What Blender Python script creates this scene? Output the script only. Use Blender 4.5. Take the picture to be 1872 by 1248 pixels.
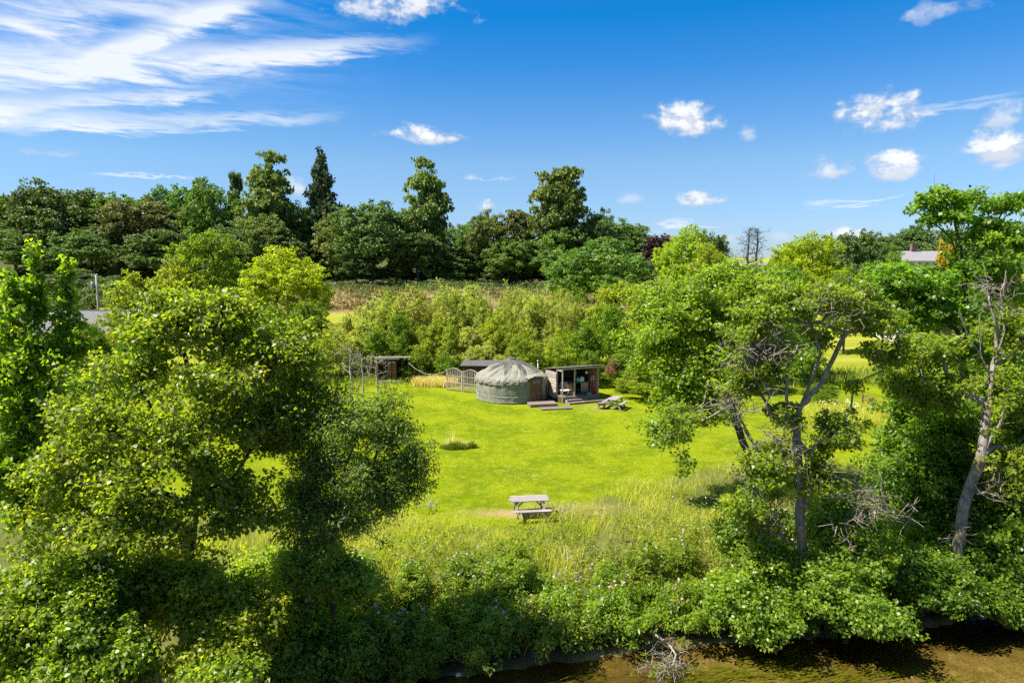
import bpy, bmesh, math, random
import numpy as np
from mathutils import Vector, Matrix, Euler
PI = math.pi
R = math.radians
S = bpy.context.scene
COL = S.collection
for o in list(bpy.data.objects):
    bpy.data.objects.remove(o)

# ------------------------------------------------------------------ camera
CAM_Z, PITCH = 10.4, R(6.6)
F_PX = 1248.0
cd = bpy.data.cameras.new('camera')
cd.lens, cd.sensor_width = 24.0, 36.0
cd.clip_start, cd.clip_end = 0.1, 6000
cam = bpy.data.objects.new('camera', cd)
COL.objects.link(cam)
cam.location = (0, 0, CAM_Z)
cam.rotation_euler = (PI/2 - PITCH, 0, 0)
S.camera = cam

def ray(px, py):
    """direction of a photograph pixel, scaled so that y = 1"""
    a, b = (px-936)/F_PX, (624-py)/F_PX
    y = math.cos(PITCH) + b*math.sin(PITCH)
    z = -math.sin(PITCH) + b*math.cos(PITCH)
    return a/y, z/y
def at(px, py, D):
    """point seen at a pixel at distance D along the ground"""
    rx, rz = ray(px, py)
    return np.array([rx*D, D, CAM_Z + rz*D])
def ground_at(px, py, z=0.0):
    rx, rz = ray(px, py)
    D = (z-CAM_Z)/rz
    return np.array([rx*D, D, z])
def azel(px, py):
    rx, rz = ray(px, py)
    return math.atan2(rx, 1), math.atan2(rz, math.hypot(rx, 1))

# ------------------------------------------------------------------ sun, sky, exposure
SUN_EL = R(56)
SUN_DIR = Vector((-1.0, -0.22, 0)).normalized()*math.cos(SUN_EL) + Vector((0, 0, math.sin(SUN_EL)))
sd = bpy.data.lights.new('sun', 'SUN')
sd.energy, sd.angle, sd.color = 4.1, R(0.53), (1.0, 0.95, 0.86)
sun = bpy.data.objects.new('sun', sd)
COL.objects.link(sun)
sun.location = (-60, 0, 80)
sun.rotation_euler = SUN_DIR.to_track_quat('Z', 'Y').to_euler()
S.view_settings.view_transform = 'Standard'
S.view_settings.look = 'None'
S.view_settings.exposure = 1.5
S.view_settings.gamma = 1
S.view_settings.use_curve_mapping = False
S.cycles.max_bounces = 8
S.cycles.diffuse_bounces = 5
S.cycles.glossy_bounces = 2
S.cycles.transmission_bounces = 4
S.cycles.transparent_max_bounces = 6
S.cycles.caustics_reflective = False
S.cycles.caustics_refractive = False
S.cycles.use_denoising = False
S.render.filter_size = 1.15

class NT:
    """small helper to wire shader nodes"""
    def __init__(self, tree):
        self.t = tree; self.n = tree.nodes; self.l = tree.links
    def put(self, sock, v):
        if isinstance(v, bpy.types.NodeSocket): self.l.new(v, sock)
        elif v is not None:
            if hasattr(sock, 'default_value'):
                if isinstance(v, (tuple, list)) and len(v) == 3 and len(sock.default_value) == 4: v = (*v, 1)
                sock.default_value = v
    def node(self, typ, **props):
        n = self.n.new(typ)
        for k, v in props.items(): setattr(n, k, v)
        return n
    def m(self, op, a, b=None, c=None, clamp=False):
        n = self.node('ShaderNodeMath', operation=op, use_clamp=clamp)
        self.put(n.inputs[0], a)
        if b is not None: self.put(n.inputs[1], b)
        if c is not None: self.put(n.inputs[2], c)
        return n.outputs[0]
    def sstep(self, v, lo, hi, a=0.0, b=1.0):
        n = self.node('ShaderNodeMapRange', interpolation_type='SMOOTHSTEP')
        for i, x in enumerate((v, lo, hi, a, b)): self.put(n.inputs[i], x)
        return n.outputs[0]
    def noise(self, vec, scale, detail=3, rough=0.5, dist=0.0):
        n = self.node('ShaderNodeTexNoise')
        if vec is not None: self.put(n.inputs['Vector'], vec)
        n.inputs['Scale'].default_value = scale; n.inputs['Detail'].default_value = detail
        n.inputs['Roughness'].default_value = rough; n.inputs['Distortion'].default_value = dist
        return n.outputs['Fac']
    def mix(self, f, a, b, blend='MIX'):
        n = self.node('ShaderNodeMix', data_type='RGBA', blend_type=blend)
        self.put(n.inputs[0], f); self.put(n.inputs[6], a); self.put(n.inputs[7], b)
        return n.outputs[2]
    def comb(self, x, y, z):
        n = self.node('ShaderNodeCombineXYZ')
        for i, v in enumerate((x, y, z)): self.put(n.inputs[i], v)
        return n.outputs[0]
    def map(self, vec, scale=(1, 1, 1), rot=(0, 0, 0), loc=(0, 0, 0)):
        n = self.node('ShaderNodeMapping')
        self.put(n.inputs[0], vec)
        n.inputs['Location'].default_value = loc; n.inputs['Rotation'].default_value = rot; n.inputs['Scale'].default_value = scale
        return n.outputs[0]

world = bpy.data.worlds.new('World')
S.world = world
world.use_nodes = True
def build_world():
    w = NT(world.node_tree); w.n.clear()
    sky = w.node('ShaderNodeTexSky', sky_type='NISHITA')
    sky.sun_disc = False
    sky.sun_elevation = SUN_EL
    sky.sun_rotation = math.atan2(SUN_DIR.x, SUN_DIR.y)
    sky.air_density, sky.dust_density, sky.ozone_density = 1.0, 0.15, 2.2
    tc = w.node('ShaderNodeTexCoord')
    sep = w.node('ShaderNodeSeparateXYZ'); w.put(sep.inputs[0], tc.outputs['Generated'])
    X, Y, Z = sep.outputs
    az = w.m('ARCTAN2', X, Y)
    el = w.m('ARCSINE', Z)
    # paler, slightly greener blue towards the horizon (thicker air)
    tint = w.node('ShaderNodeValToRGB'); w.put(tint.inputs[0], w.m('DIVIDE', w.m('MAXIMUM', el, 0.0), 1.0))
    cr = tint.color_ramp; cr.elements[0].position = 0.0; cr.elements[0].color = SKY_T[0][1]; cr.elements[1].position = 1.0; cr.elements[1].color = SKY_T[-1][1]
    for pos, c in SKY_T[1:-1]:
        e = cr.elements.new(pos); e.color = c
    base = w.mix(1.0, sky.outputs[0], tint.outputs[0], 'MULTIPLY')
    P = w.comb(az, el, 0.0)
    n1 = w.noise(w.map(P, (1, 1.6, 1)), 14, 8, 0.6, 0.25)
    n2 = w.noise(w.map(P, (1, 1.3, 1), loc=(4, 2, 0)), 42, 6, 0.62, 0.2)
    nn = w.m('ADD', w.m('MULTIPLY', n1, 0.62), w.m('MULTIPLY', n2, 0.38))
    n1b = w.noise(w.map(P, (1, 1.6, 1), loc=(-0.010, 0.018, 0)), 14, 5, 0.6, 0.25)     # the same clouds a little towards the sun: relief
    # ---- cumulus: elliptical seeds broken up by the noise
    cum = None; lit = None
    for (px, py, rx, ry, dens) in CUMULUS:
        a0, e0 = azel(px, py); sx = rx/F_PX*1.0*math.cos(a0)**2+1e-4; sy = ry/F_PX
        dx = w.m('DIVIDE', w.m('SUBTRACT', az, a0), sx)
        dy = w.m('DIVIDE', w.m('SUBTRACT', el, e0), sy)
        lt = w.sstep(dy, -0.75, 0.25)
        dy = w.m('MAXIMUM', dy, w.m('MULTIPLY', dy, -1.7))       # flatter base than top
        q = w.m('SUBTRACT', 1.0, w.m('ADD', w.m('MULTIPLY', dx, dx), w.m('MULTIPLY', dy, dy)))
        q = w.m('ADD', q, w.m('MULTIPLY', w.m('SUBTRACT', nn, 0.5), 9.5))
        q = w.m('MULTIPLY', w.sstep(q, -0.2, 1.6), dens)
        lit = lt if lit is None else w.m('MULTIPLY_ADD', w.m('SUBTRACT', lt, lit), w.m('GREATER_THAN', q, cum), lit)
        cum = q if cum is None else w.m('MAXIMUM', cum, q)
    # ---- cirrus bands: az, el along a bent line, width, strength, az range
    wsp = w.noise(w.map(P, (1.6, 9, 1), rot=(0, 0, R(-7))), 5.5, 8, 0.62, 0.6)
    fine = w.noise(w.map(P, (4, 30, 1), rot=(0, 0, R(-10))), 5.0, 6, 0.6, 0.5)
    wv = w.m('ADD', w.m('MULTIPLY', w.m('SUBTRACT', wsp, 0.5), 0.05), w.m('MULTIPLY', w.m('SUBTRACT', fine, 0.5), 0.02))
    cir = None
    for (pts, hw0, hw1, dens) in CIRRUS:
        q0, q1, q2 = [azel(*p) for p in pts]
        # quadratic el(az) through three points
        A = np.array([[q[0]**2, q[0], 1] for q in (q0, q1, q2)])
        k = np.linalg.solve(A, np.array([q0[1], q1[1], q2[1]]))
        line = w.m('MULTIPLY_ADD', w.m('MULTIPLY_ADD', az, float(k[0]), float(k[1])), az, float(k[2]))
        t = w.m('DIVIDE', w.m('SUBTRACT', az, q0[0]), q2[0]-q0[0])
        hw = w.m('MULTIPLY_ADD', w.m('MAXIMUM', t, 0.0), (hw1-hw0)/F_PX, hw0/F_PX)
        d = w.m('DIVIDE', w.m('ABSOLUTE', w.m('ADD', w.m('SUBTRACT', el, line), wv)), w.m('MAXIMUM', hw, 0.0008))
        band = w.m('SUBTRACT', 1.0, w.sstep(d, 0.0, 1.0))
        band = w.m('MULTIPLY', band, w.sstep(t, 1.04, 0.7))
        band = w.m('MULTIPLY', band, w.sstep(t, -0.9, -0.1) if pts[0][0] < 30 else w.sstep(t, -0.04, 0.2))
        band = w.m('MULTIPLY', band, w.m('MULTIPLY', w.sstep(w.m('ADD', w.m('MULTIPLY', wsp, 0.6), w.m('MULTIPLY', fine, 0.4)), 0.30, 0.60, 0.45, 1.0), dens))
        cir = band if cir is None else w.m('ADD', cir, band, clamp=True)
    # thin veil on the left part of the sky
    veil = w.m('MULTIPLY', w.sstep(az, R(-8), R(-34)), w.m('MULTIPLY', w.sstep(el, R(9), R(15)), w.sstep(wsp, 0.36, 0.70)))
    cir = w.m('ADD', cir, w.m('MULTIPLY', veil, 0.6), clamp=True)
    cir = w.m('MULTIPLY', cir, 0.93)
    # white cloud, greyer towards thin lower edges (bases seen against the light)
    shade = w.m('MULTIPLY', w.m('MULTIPLY', w.sstep(cum, 0.1, 0.8, 0.35, 1.0), w.sstep(lit, 0, 1, 0.3, 1.0)), w.sstep(w.m('SUBTRACT', n1, n1b), -0.05, 0.015, 0.35, 1.0))
    ccol = w.mix(shade, CLOUD_DARK, CLOUD_LIT)
    col = w.mix(cir, base, CIRRUS_COL)
    col = w.mix(cum, col, ccol)
    # below the horizon: dull ground colour
    col = w.mix(w.sstep(Z, -0.03, -0.005), (0.5, 0.7, 0.4), col)
    bg = w.node('ShaderNodeBackground'); w.put(bg.inputs[0], col); bg.inputs[1].default_value = SKY_STR
    out = w.node('ShaderNodeOutputWorld'); w.l.new(bg.outputs[0], out.inputs[0])
SKY_STR = 0.0595
SKY_T = [(0.0, (.40, .56, .88, 1)), (.043, (.46, .60, .89, 1)), (.137, (.51, .69, .87, 1)), (.212, (.32, .65, .94, 1)), (.261, (.175, .595, .975, 1)), (.33, (.03, .57, 1, 1)), (0.6, (.3, .68, 1, 1)), (1.0, (.6, .85, 1, 1))]  # final stops brighten the upper sky, out of view, as fill light
CLOUD_LIT, CLOUD_DARK, CIRRUS_COL = (6.1, 6.15, 6.2), (3.5, 3.9, 4.7), (5.6, 5.9, 6.2)
CUMULUS = [(775, 250, 72, 20, 1), (1255, 228, 66, 36, 0.95), (1610, 218, 92, 42, 1), (1640, 302, 50, 34, 1),
           (1510, 312, 50, 20, 0.7), (1825, 285, 72, 32, 0.95), (1835, 215, 38, 24, 0.6), (1365, 247, 16, 20, 0.5),
           (1282, 368, 46, 20, 0.9), (1160, 366, 30, 14, 0.45), (885, 380, 20, 14, 0.9), (1550, 430, 36, 16, 0.9),
           (535, 345, 24, 22, 0.6), (85, 281, 62, 9, 0.5), (735, 15, 120, 42, 0.85), (1745, 20, 80, 12, 0.5), (1690, 30, 20, 20, 0.35),
           (1330, 440, 30, 14, 0.35), (1425, 435, 22, 12, 0.35), (860, 326, 14, 7, 0.6)]
CIRRUS = [([(0, 130), (380, 108), (790, 72)], 50, 15, 0.95),
          ([(120, 140), (300, 62), (520, -5)], 30, 32, 0.85),
          ([(0, 195), (250, 180), (440, 172)], 20, 13, 0.75),
          ([(0, 215), (280, 222), (640, 205)], 26, 11, 0.65),
          ([(60, 225), (220, 236), (380, 243)], 14, 8, 0.6),
          ([(160, 326), (260, 324), (370, 324)], 5, 4, 0.7),
          ([(0, 40), (200, 20), (480, 10)], 40, 40, 0.45),
          ([(1465, 380), (1560, 368), (1665, 350)], 9, 4, 0.75),
          ([(1190, 410), (1250, 412), (1330, 414)], 8, 6, 0.75),
          ([(1205, 402), (1250, 403), (1290, 402)], 3, 2, 0.5),
          ([(1660, 204), (1760, 192), (1880, 178)], 8, 10, 0.4),
          ([(850, 330), (895, 325), (945, 319)], 3, 2, 0.4)]
build_world()

# ------------------------------------------------------------------ helpers: scene objects
def empty(name, loc=(0, 0, 0), rz=0.0):
    o = bpy.data.objects.new(name, None)
    COL.objects.link(o)
    o.empty_display_size = 0.2
    o.location = loc; o.rotation_euler = (0, 0, rz)
    return o
def tag(o, label=None, cat=None, group=None, kind=None):
    for k, v in (('label', label), ('category', cat), ('group', group), ('kind', kind)):
        if v: o[k] = v
    return o
def thing(name, label, cat, loc=(0, 0, 0), rz=0.0, group=None):
    return tag(empty(name, loc, rz), label, cat, group)
def link(name, me, mat=None, parent=None, loc=None, rot=None, label=None):
    if mat is not None and not me.materials: me.materials.append(mat)
    o = bpy.data.objects.new(name, me)
    COL.objects.link(o)
    if parent is not None: o.parent = parent
    if loc is not None: o.location = loc
    if rot is not None: o.rotation_euler = rot
    if label: o['label'] = label
    return o
def np_mesh(name, V, F, smooth=True, attr=None):
    """V (n,3); F (m,k) with k = 3 or 4; attr = per-face float 'v'"""
    V = np.ascontiguousarray(V, dtype=np.float32); F = np.ascontiguousarray(F, dtype=np.int32)
    me = bpy.data.meshes.new(name)
    me.vertices.add(len(V)); me.vertices.foreach_set('co', V.ravel())
    m, k = F.shape
    me.loops.add(m*k); me.loops.foreach_set('vertex_index', F.ravel())
    me.polygons.add(m); me.polygons.foreach_set('loop_start', np.arange(0, m*k, k, dtype=np.int32))
    me.polygons.foreach_set('use_smooth', np.full(m, smooth, dtype=bool))
    if attr is not None:
        a = me.attributes.new('v', 'FLOAT', 'FACE'); a.data.foreach_set('value', np.ascontiguousarray(attr, dtype=np.float32))
    me.update(calc_edges=True)
    return me
def copy_tree(o, parent=None):
    c = o.copy(); COL.objects.link(c)
    if parent is not None:
        c.parent = parent; c.matrix_parent_inverse = o.matrix_parent_inverse.copy()
    for ch in list(o.children): copy_tree(ch, c)
    return c
class MB:
    """gathers boxes, bars and tubes into one mesh"""
    def __init__(s): s.b = bmesh.new()
    def box(s, size, loc=(0, 0, 0), rot=(0, 0, 0), taper=None):
        r = bmesh.ops.create_cube(s.b, size=1)
        M = Matrix.Translation(loc) @ Euler(rot).to_matrix().to_4x4() @ Matrix.Diagonal((*size, 1))
        bmesh.ops.transform(s.b, matrix=M, verts=r['verts']); return s
    def bar(s, p, q, w, h):
        p, q = Vector(p), Vector(q); d = q-p
        z = Vector((0, 0, 1)) if abs(d.normalized().z) < 0.95 else Vector((0, 1, 0))
        y = z.cross(d).normalized(); z2 = d.normalized().cross(y)
        M = Matrix((d.normalized(), y, z2)).transposed().to_4x4(); M.translation = (p+q)/2
        r = bmesh.ops.create_cube(s.b, size=1)
        bmesh.ops.transform(s.b, matrix=M @ Matrix.Diagonal((d.length, w, h, 1)), verts=r['verts']); return s
    def tube(s, pts, rad, n=8, cap=True):
        rad = rad if hasattr(rad, '__len__') else [rad]*len(pts)
        V, F = tube_arrays(np.array([tuple(p) for p in pts], float), np.array(rad, float), n, cap)
        vs = [s.b.verts.new(v) for v in V]
        for f in F:
            try: s.b.faces.new([vs[i] for i in dict.fromkeys(f)])
            except ValueError: pass
        return s
    def lathe(s, prof, n=24, loc=(0, 0, 0)):
        rings = []
        for r, z in prof:
            rings.append([s.b.verts.new((loc[0]+r*math.cos(2*PI*i/n), loc[1]+r*math.sin(2*PI*i/n), loc[2]+z)) for i in range(n)])
        for a, b in zip(rings, rings[1:]):
            for i in range(n): s.b.faces.new((a[i], a[(i+1) % n], b[(i+1) % n], b[i]))
        s.b.faces.new(rings[0][::-1]); s.b.faces.new(rings[-1]); return s
    def build(s, name, mat, parent=None, bevel=0.0, smooth=False, loc=None, rot=None, label=None):
        if bevel:
            bmesh.ops.bevel(s.b, geom=list(s.b.edges), offset=bevel, segments=1, affect='EDGES', clamp_overlap=True)
        me = bpy.data.meshes.new(name); s.b.to_mesh(me); s.b.free()
        for p in me.polygons: p.use_smooth = smooth
        return link(name, me, mat, parent, loc, rot, label)
def tube_arrays(P, rad, n=6, cap=False):
    m = len(P)
    T = np.gradient(P, axis=0) if m > 2 else np.repeat((P[1]-P[0])[None], m, 0)
    T /= np.linalg.norm(T, axis=1, keepdims=True)+1e-9
    ref = np.array([0.0, 0.0, 1.0]) if abs(T[0][2]) < 0.8 else np.array([1.0, 0.0, 0.0])
    a = np.linspace(0, 2*PI, n, endpoint=False)
    V = np.empty((m, n, 3))
    u = np.cross(ref, T[0]); u /= np.linalg.norm(u)+1e-9
    for i in range(m):
        u = u - T[i]*np.dot(u, T[i]); u /= np.linalg.norm(u)+1e-9
        v = np.cross(T[i], u)
        V[i] = P[i] + rad[i]*(np.cos(a)[:, None]*u + np.sin(a)[:, None]*v)
    i = np.arange(m-1)[:, None]*n; j = np.arange(n)[None]; j2 = (j+1) % n
    F = np.stack([i+j, i+j2, i+n+j2, i+n+j], -1).reshape(-1, 4)
    V = V.reshape(-1, 3)
    if cap:
        c0 = len(V); V = np.vstack([V, P[0], P[-1]])
        k = np.arange(n); k2 = (k+1) % n; b = (m-1)*n
        F = np.vstack([F, np.stack([k2, k, np.full(n, c0), np.full(n, c0)], -1), np.stack([b+k, b+k2, np.full(n, c0+1), np.full(n, c0+1)], -1)])
        if n: pass
    return V, F

# ------------------------------------------------------------------ noise in numpy
def _hash(ix, iy, iz, seed):
    h = (ix*374761393 + iy*668265263 + iz*2147483647 + seed*1274126177) & 0xFFFFFFFF
    h = ((h ^ (h >> 13))*1274126177) & 0xFFFFFFFF
    return ((h ^ (h >> 16)) & 0xFFFF)/65535.0
def vnoise(x, y, z=0.0, seed=0):
    x, y, z = np.broadcast_arrays(np.asarray(x, float), np.asarray(y, float), np.asarray(z, float))
    ix, iy, iz = np.floor(x).astype(np.int64), np.floor(y).astype(np.int64), np.floor(z).astype(np.int64)
    fx, fy, fz = x-ix, y-iy, z-iz
    fx, fy, fz = [f*f*(3-2*f) for f in (fx, fy, fz)]
    r = 0
    for a in (0, 1):
        for b in (0, 1):
            for c in (0, 1):
                r = r + _hash(ix+a, iy+b, iz+c, seed)*(fx if a else 1-fx)*(fy if b else 1-fy)*(fz if c else 1-fz)
    return r*2-1
def fbm(x, y, z=0.0, oct=4, seed=0):
    s, a = 0, 1.0
    for i in range(oct):
        s = s + a*vnoise(np.asarray(x)*2**i, np.asarray(y)*2**i, np.asarray(z)*2**i, seed+i); a *= 0.5
    return s
def sm(v, a, b):
    t = np.clip((np.asarray(v, float)-a)/(b-a), 0, 1); return t*t*(3-2*t)

# ------------------------------------------------------------------ materials
def principled(name, col=(0.5, 0.5, 0.5), rough=0.8, spec=0.3, metal=0.0):
    m = bpy.data.materials.new(name); m.use_nodes = True
    t = NT(m.node_tree); p = m.node_tree.nodes['Principled BSDF']
    t.put(p.inputs['Base Color'], (*col, 1)); p.inputs['Roughness'].default_value = rough
    p.inputs['Specular IOR Level'].default_value = spec; p.inputs['Metallic'].default_value = metal
    return m, t, p
def bump(t, p, h, strength=0.5, dist=0.02):
    b = t.node('ShaderNodeBump'); b.inputs['Strength'].default_value = strength; b.inputs['Distance'].default_value = dist
    t.put(b.inputs['Height'], h); t.l.new(b.outputs[0], p.inputs['Normal'])
def leaf_mat(name, dark, light, tip=None, trans=0.52, rough=0.42, spec=0.35, big=0.35):
    m = bpy.data.materials.new(name); m.use_nodes = True
    t = NT(m.node_tree); t.n.clear()
    dark = tuple(c*1.3 for c in dark); light = tuple(min(.6, c*1.07) for c in light)
    at_ = t.node('ShaderNodeAttribute', attribute_name='v')
    geo = t.node('ShaderNodeNewGeometry')
    oi = t.node('ShaderNodeObjectInfo')
    n = t.noise(geo.outputs['Position'], big, 3, 0.6)
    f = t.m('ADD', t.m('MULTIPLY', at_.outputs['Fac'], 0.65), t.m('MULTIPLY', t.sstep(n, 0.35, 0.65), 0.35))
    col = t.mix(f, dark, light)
    if tip: col = t.mix(t.sstep(at_.outputs['Fac'], 0.86, 1.0), col, tip)
    hs = t.node('ShaderNodeHueSaturation')
    t.put(hs.inputs['Hue'], t.m('MULTIPLY_ADD', oi.outputs['Random'], 0.024, 0.488)); t.put(hs.inputs['Color'], col)
    t.put(hs.inputs['Value'], t.m('MULTIPLY_ADD', oi.outputs['Random'], 0.22, 0.89))
    col = hs.outputs[0]
    p = t.node('ShaderNodeBsdfPrincipled'); t.put(p.inputs['Base Color'], col)
    p.inputs['Roughness'].default_value = rough; p.inputs['Specular IOR Level'].default_value = spec
    tr = t.node('ShaderNodeBsdfTranslucent'); t.put(tr.inputs[0], t.mix(1.0, col, (2.3, 2.35, 0.6), 'MULTIPLY'))
    mx = t.node('ShaderNodeMixShader'); mx.inputs[0].default_value = trans
    t.l.new(p.outputs[0], mx.inputs[1]); t.l.new(tr.outputs[0], mx.inputs[2])
    o = t.node('ShaderNodeOutputMaterial'); t.l.new(mx.outputs[0], o.inputs[0])
    return m
L = {
 'alder':   leaf_mat('alder_leaf', (0.10, 0.155, 0.016), (0.215, 0.285, 0.032), (0.29, 0.33, 0.01), spec=.42, rough=.4),
 'poplar':  leaf_mat('poplar_leaf', (0.10, 0.16, 0.012), (0.22, 0.30, 0.02), (0.32, 0.34, 0.01), spec=0.5, rough=0.35),
 'ash':     leaf_mat('ash_leaf', (0.085, 0.135, 0.03), (0.20, 0.26, 0.06), (0.19, 0.22, 0.04)),
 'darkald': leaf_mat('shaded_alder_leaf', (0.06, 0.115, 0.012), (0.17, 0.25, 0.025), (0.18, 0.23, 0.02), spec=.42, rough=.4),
 'bank':    leaf_mat('bank_leaf', (0.09, 0.14, 0.016), (0.22, 0.285, 0.035), (0.34, 0.35, 0.03), spec=.45, rough=.38),
 'willow':  leaf_mat('willow_leaf', (0.15, 0.175, 0.04), (0.33, 0.34, 0.10), (0.38, 0.38, 0.14), big=0.2),
 'hedge':   leaf_mat('hedge_leaf', (0.09, 0.115, 0.01), (0.24, 0.27, 0.03), (0.28, 0.29, 0.02), big=0.3),
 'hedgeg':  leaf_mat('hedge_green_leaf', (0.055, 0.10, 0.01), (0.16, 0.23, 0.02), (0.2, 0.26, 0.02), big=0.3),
 'bright':  leaf_mat('bright_leaf', (0.12, 0.165, 0.014), (0.265, 0.31, 0.03), (0.34, 0.36, 0.02), big=0.2),
 'yellow':  leaf_mat('yellowgreen_leaf', (0.13, 0.17, 0.008), (0.27, 0.32, 0.018), (0.36, 0.38, 0.03), big=0.2),
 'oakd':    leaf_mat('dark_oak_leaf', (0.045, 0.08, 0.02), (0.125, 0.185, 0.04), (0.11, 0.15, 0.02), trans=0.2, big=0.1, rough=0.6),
 'oakm':    leaf_mat('oak_leaf', (0.05, 0.10, 0.014), (0.135, 0.225, 0.03), (0.16, 0.24, 0.03), trans=0.22, big=0.1, rough=0.6),
 'olive':   leaf_mat('lime_tree_leaf', (0.065, 0.10, 0.018), (0.17, 0.225, 0.045), (0.24, 0.26, 0.06), trans=0.22, big=0.1, rough=0.6),
 'grey':    leaf_mat('greygreen_leaf', (0.06, 0.072, 0.022), (0.17, 0.18, 0.06), (0.23, 0.23, 0.09), trans=0.2, big=0.1, rough=0.6),
 'conifer': leaf_mat('conifer_needle', (0.025, 0.05, 0.02), (0.07, 0.105, 0.035), None, trans=0.08, big=0.1, rough=0.7),
 'copper':  leaf_mat('copper_beech_leaf', (0.02, 0.01, 0.012), (0.06, 0.026, 0.028), (0.09, 0.04, 0.035), trans=0.15),
 'russet':  leaf_mat('russet_leaf', (0.16, 0.07, 0.04), (0.38, 0.20, 0.13), None, trans=0.2),
 'gold':    leaf_mat('golden_conifer_leaf', (0.28, 0.20, 0.01), (0.48, 0.36, 0.02), (0.55, 0.42, 0.03), trans=0.2),
 'grass':   leaf_mat('meadow_grass_blade', (0.22, 0.26, 0.014), (0.46, 0.46, 0.07), (0.62, 0.56, 0.25), trans=0.4, spec=0.15, rough=0.6, big=0.5),
 'straw':   leaf_mat('straw_blade', (0.40, 0.33, 0.13), (0.60, 0.52, 0.26), (0.66, 0.58, 0.32), trans=0.3, spec=0.1, rough=0.7),
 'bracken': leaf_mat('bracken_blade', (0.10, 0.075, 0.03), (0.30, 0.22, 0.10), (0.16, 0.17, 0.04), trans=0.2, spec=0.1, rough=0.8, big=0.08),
 'tuft':    leaf_mat('tuft_blade', (0.07, 0.11, 0.01), (0.22, 0.26, 0.03), (0.45, 0.40, 0.2), trans=0.3, spec=0.1, rough=0.7),
 'weed':    leaf_mat('river_weed', (0.06, 0.10, 0.005), (0.18, 0.22, 0.015), None, trans=0.3, rough=0.3),
}
def bark(name, a, b, moss=None):
    m, t, p = principled(name, a, 0.9, 0.15)
    g = t.node('ShaderNodeNewGeometry')
    n = t.noise(t.map(g.outputs['Position'], (1, 1, 0.22)), 13, 6, 0.7)
    n2 = t.noise(g.outputs['Position'], 1.3, 3, 0.6)
    col = t.mix(t.sstep(n, 0.35, 0.65), a, b)
    col = t.mix(t.sstep(n2, 0.5, 0.72, 0, 0.6), col, (0.30, 0.30, 0.25))
    if moss: col = t.mix(t.sstep(n2, 0.45, 0.3, 0, 0.8), col, moss)
    t.put(p.inputs['Base Color'], col); bump(t, p, n, 1.0, 0.12)
    return m
BARK = bark('alder_bark', (0.10, 0.08, 0.06), (0.24, 0.20, 0.16))
BARK_PALE = bark('pale_bark', (0.17, 0.14, 0.11), (0.42, 0.365, 0.30), (0.22, 0.18, 0.05))
BARK_DARK = bark('dark_bark', (0.05, 0.04, 0.03), (0.12, 0.10, 0.08))
BARK_DEAD = bark('dead_wood', (0.28, 0.24, 0.19), (0.50, 0.44, 0.37))
def wood(name, a, b, grain=(1.2, 30, 30), rough=0.8, worn=None):
    m, t, p = principled(name, a, rough, 0.2)
    tc = t.node('ShaderNodeTexCoord'); oi = t.node('ShaderNodeObjectInfo')
    v = t.node('ShaderNodeVectorMath', operation='ADD'); t.put(v.inputs[0], tc.outputs['Object'])
    t.put(v.inputs[1], t.comb(t.m('MULTIPLY', oi.outputs['Random'], 17.0), t.m('MULTIPLY', oi.outputs['Random'], 9.0), 0.0))
    n = t.noise(t.map(v.outputs[0], grain), 1.0, 5, 0.6, 0.3)
    big = t.noise(v.outputs[0], 3.0, 4, 0.6)
    col = t.mix(t.sstep(n, 0.3, 0.7), a, b)
    col = t.mix(t.sstep(big, 0.5, 0.75, 0, 0.55), col, worn or tuple(x*0.6 for x in a))
    hs = t.node('ShaderNodeHueSaturation'); t.put(hs.inputs['Color'], col)
    t.put(hs.inputs['Value'], t.m('MULTIPLY_ADD', oi.outputs['Random'], 0.35, 0.82))
    t.put(p.inputs['Base Color'], hs.outputs[0]); bump(t, p, n, 0.4, 0.01)
    return m
W_GREY = wood('weathered_table_wood', (0.19, 0.165, 0.145), (0.36, 0.32, 0.30))
W_PALE = wood('pale_board', (0.22, 0.18, 0.145), (0.42, 0.36, 0.30), worn=(0.12, 0.10, 0.08))
W_TREL = wood('trellis_wood', (0.25, 0.205, 0.155), (0.38, 0.32, 0.25))
W_BROWN = wood('brown_stained_wood', (0.13, 0.07, 0.035), (0.22, 0.12, 0.06))
W_RED = wood('reddish_wood', (0.26, 0.11, 0.05), (0.40, 0.19, 0.10))
W_DARK = wood('dark_board', (0.055, 0.036, 0.024), (0.11, 0.075, 0.05))
W_DECK = wood('deck_board', (0.15, 0.115, 0.095), (0.27, 0.21, 0.175))
W_TAN = wood('tan_chest_wood', (0.38, 0.26, 0.14), (0.52, 0.38, 0.22))
def plain(name, col, rough=0.7, spec=0.3, metal=0.0, nz=0.18, sc=6):
    m, t, p = principled(name, col, rough, spec, metal)
    tc = t.node('ShaderNodeTexCoord'); n = t.noise(tc.outputs['Object'], sc, 5, 0.6)
    t.put(p.inputs['Base Color'], t.mix(t.sstep(n, 0.3, 0.7), tuple(c*(1-nz) for c in col), tuple(min(1, c*(1+nz)) for c in col)))
    bump(t, p, n, 0.15, 0.01)
    return m
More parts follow.
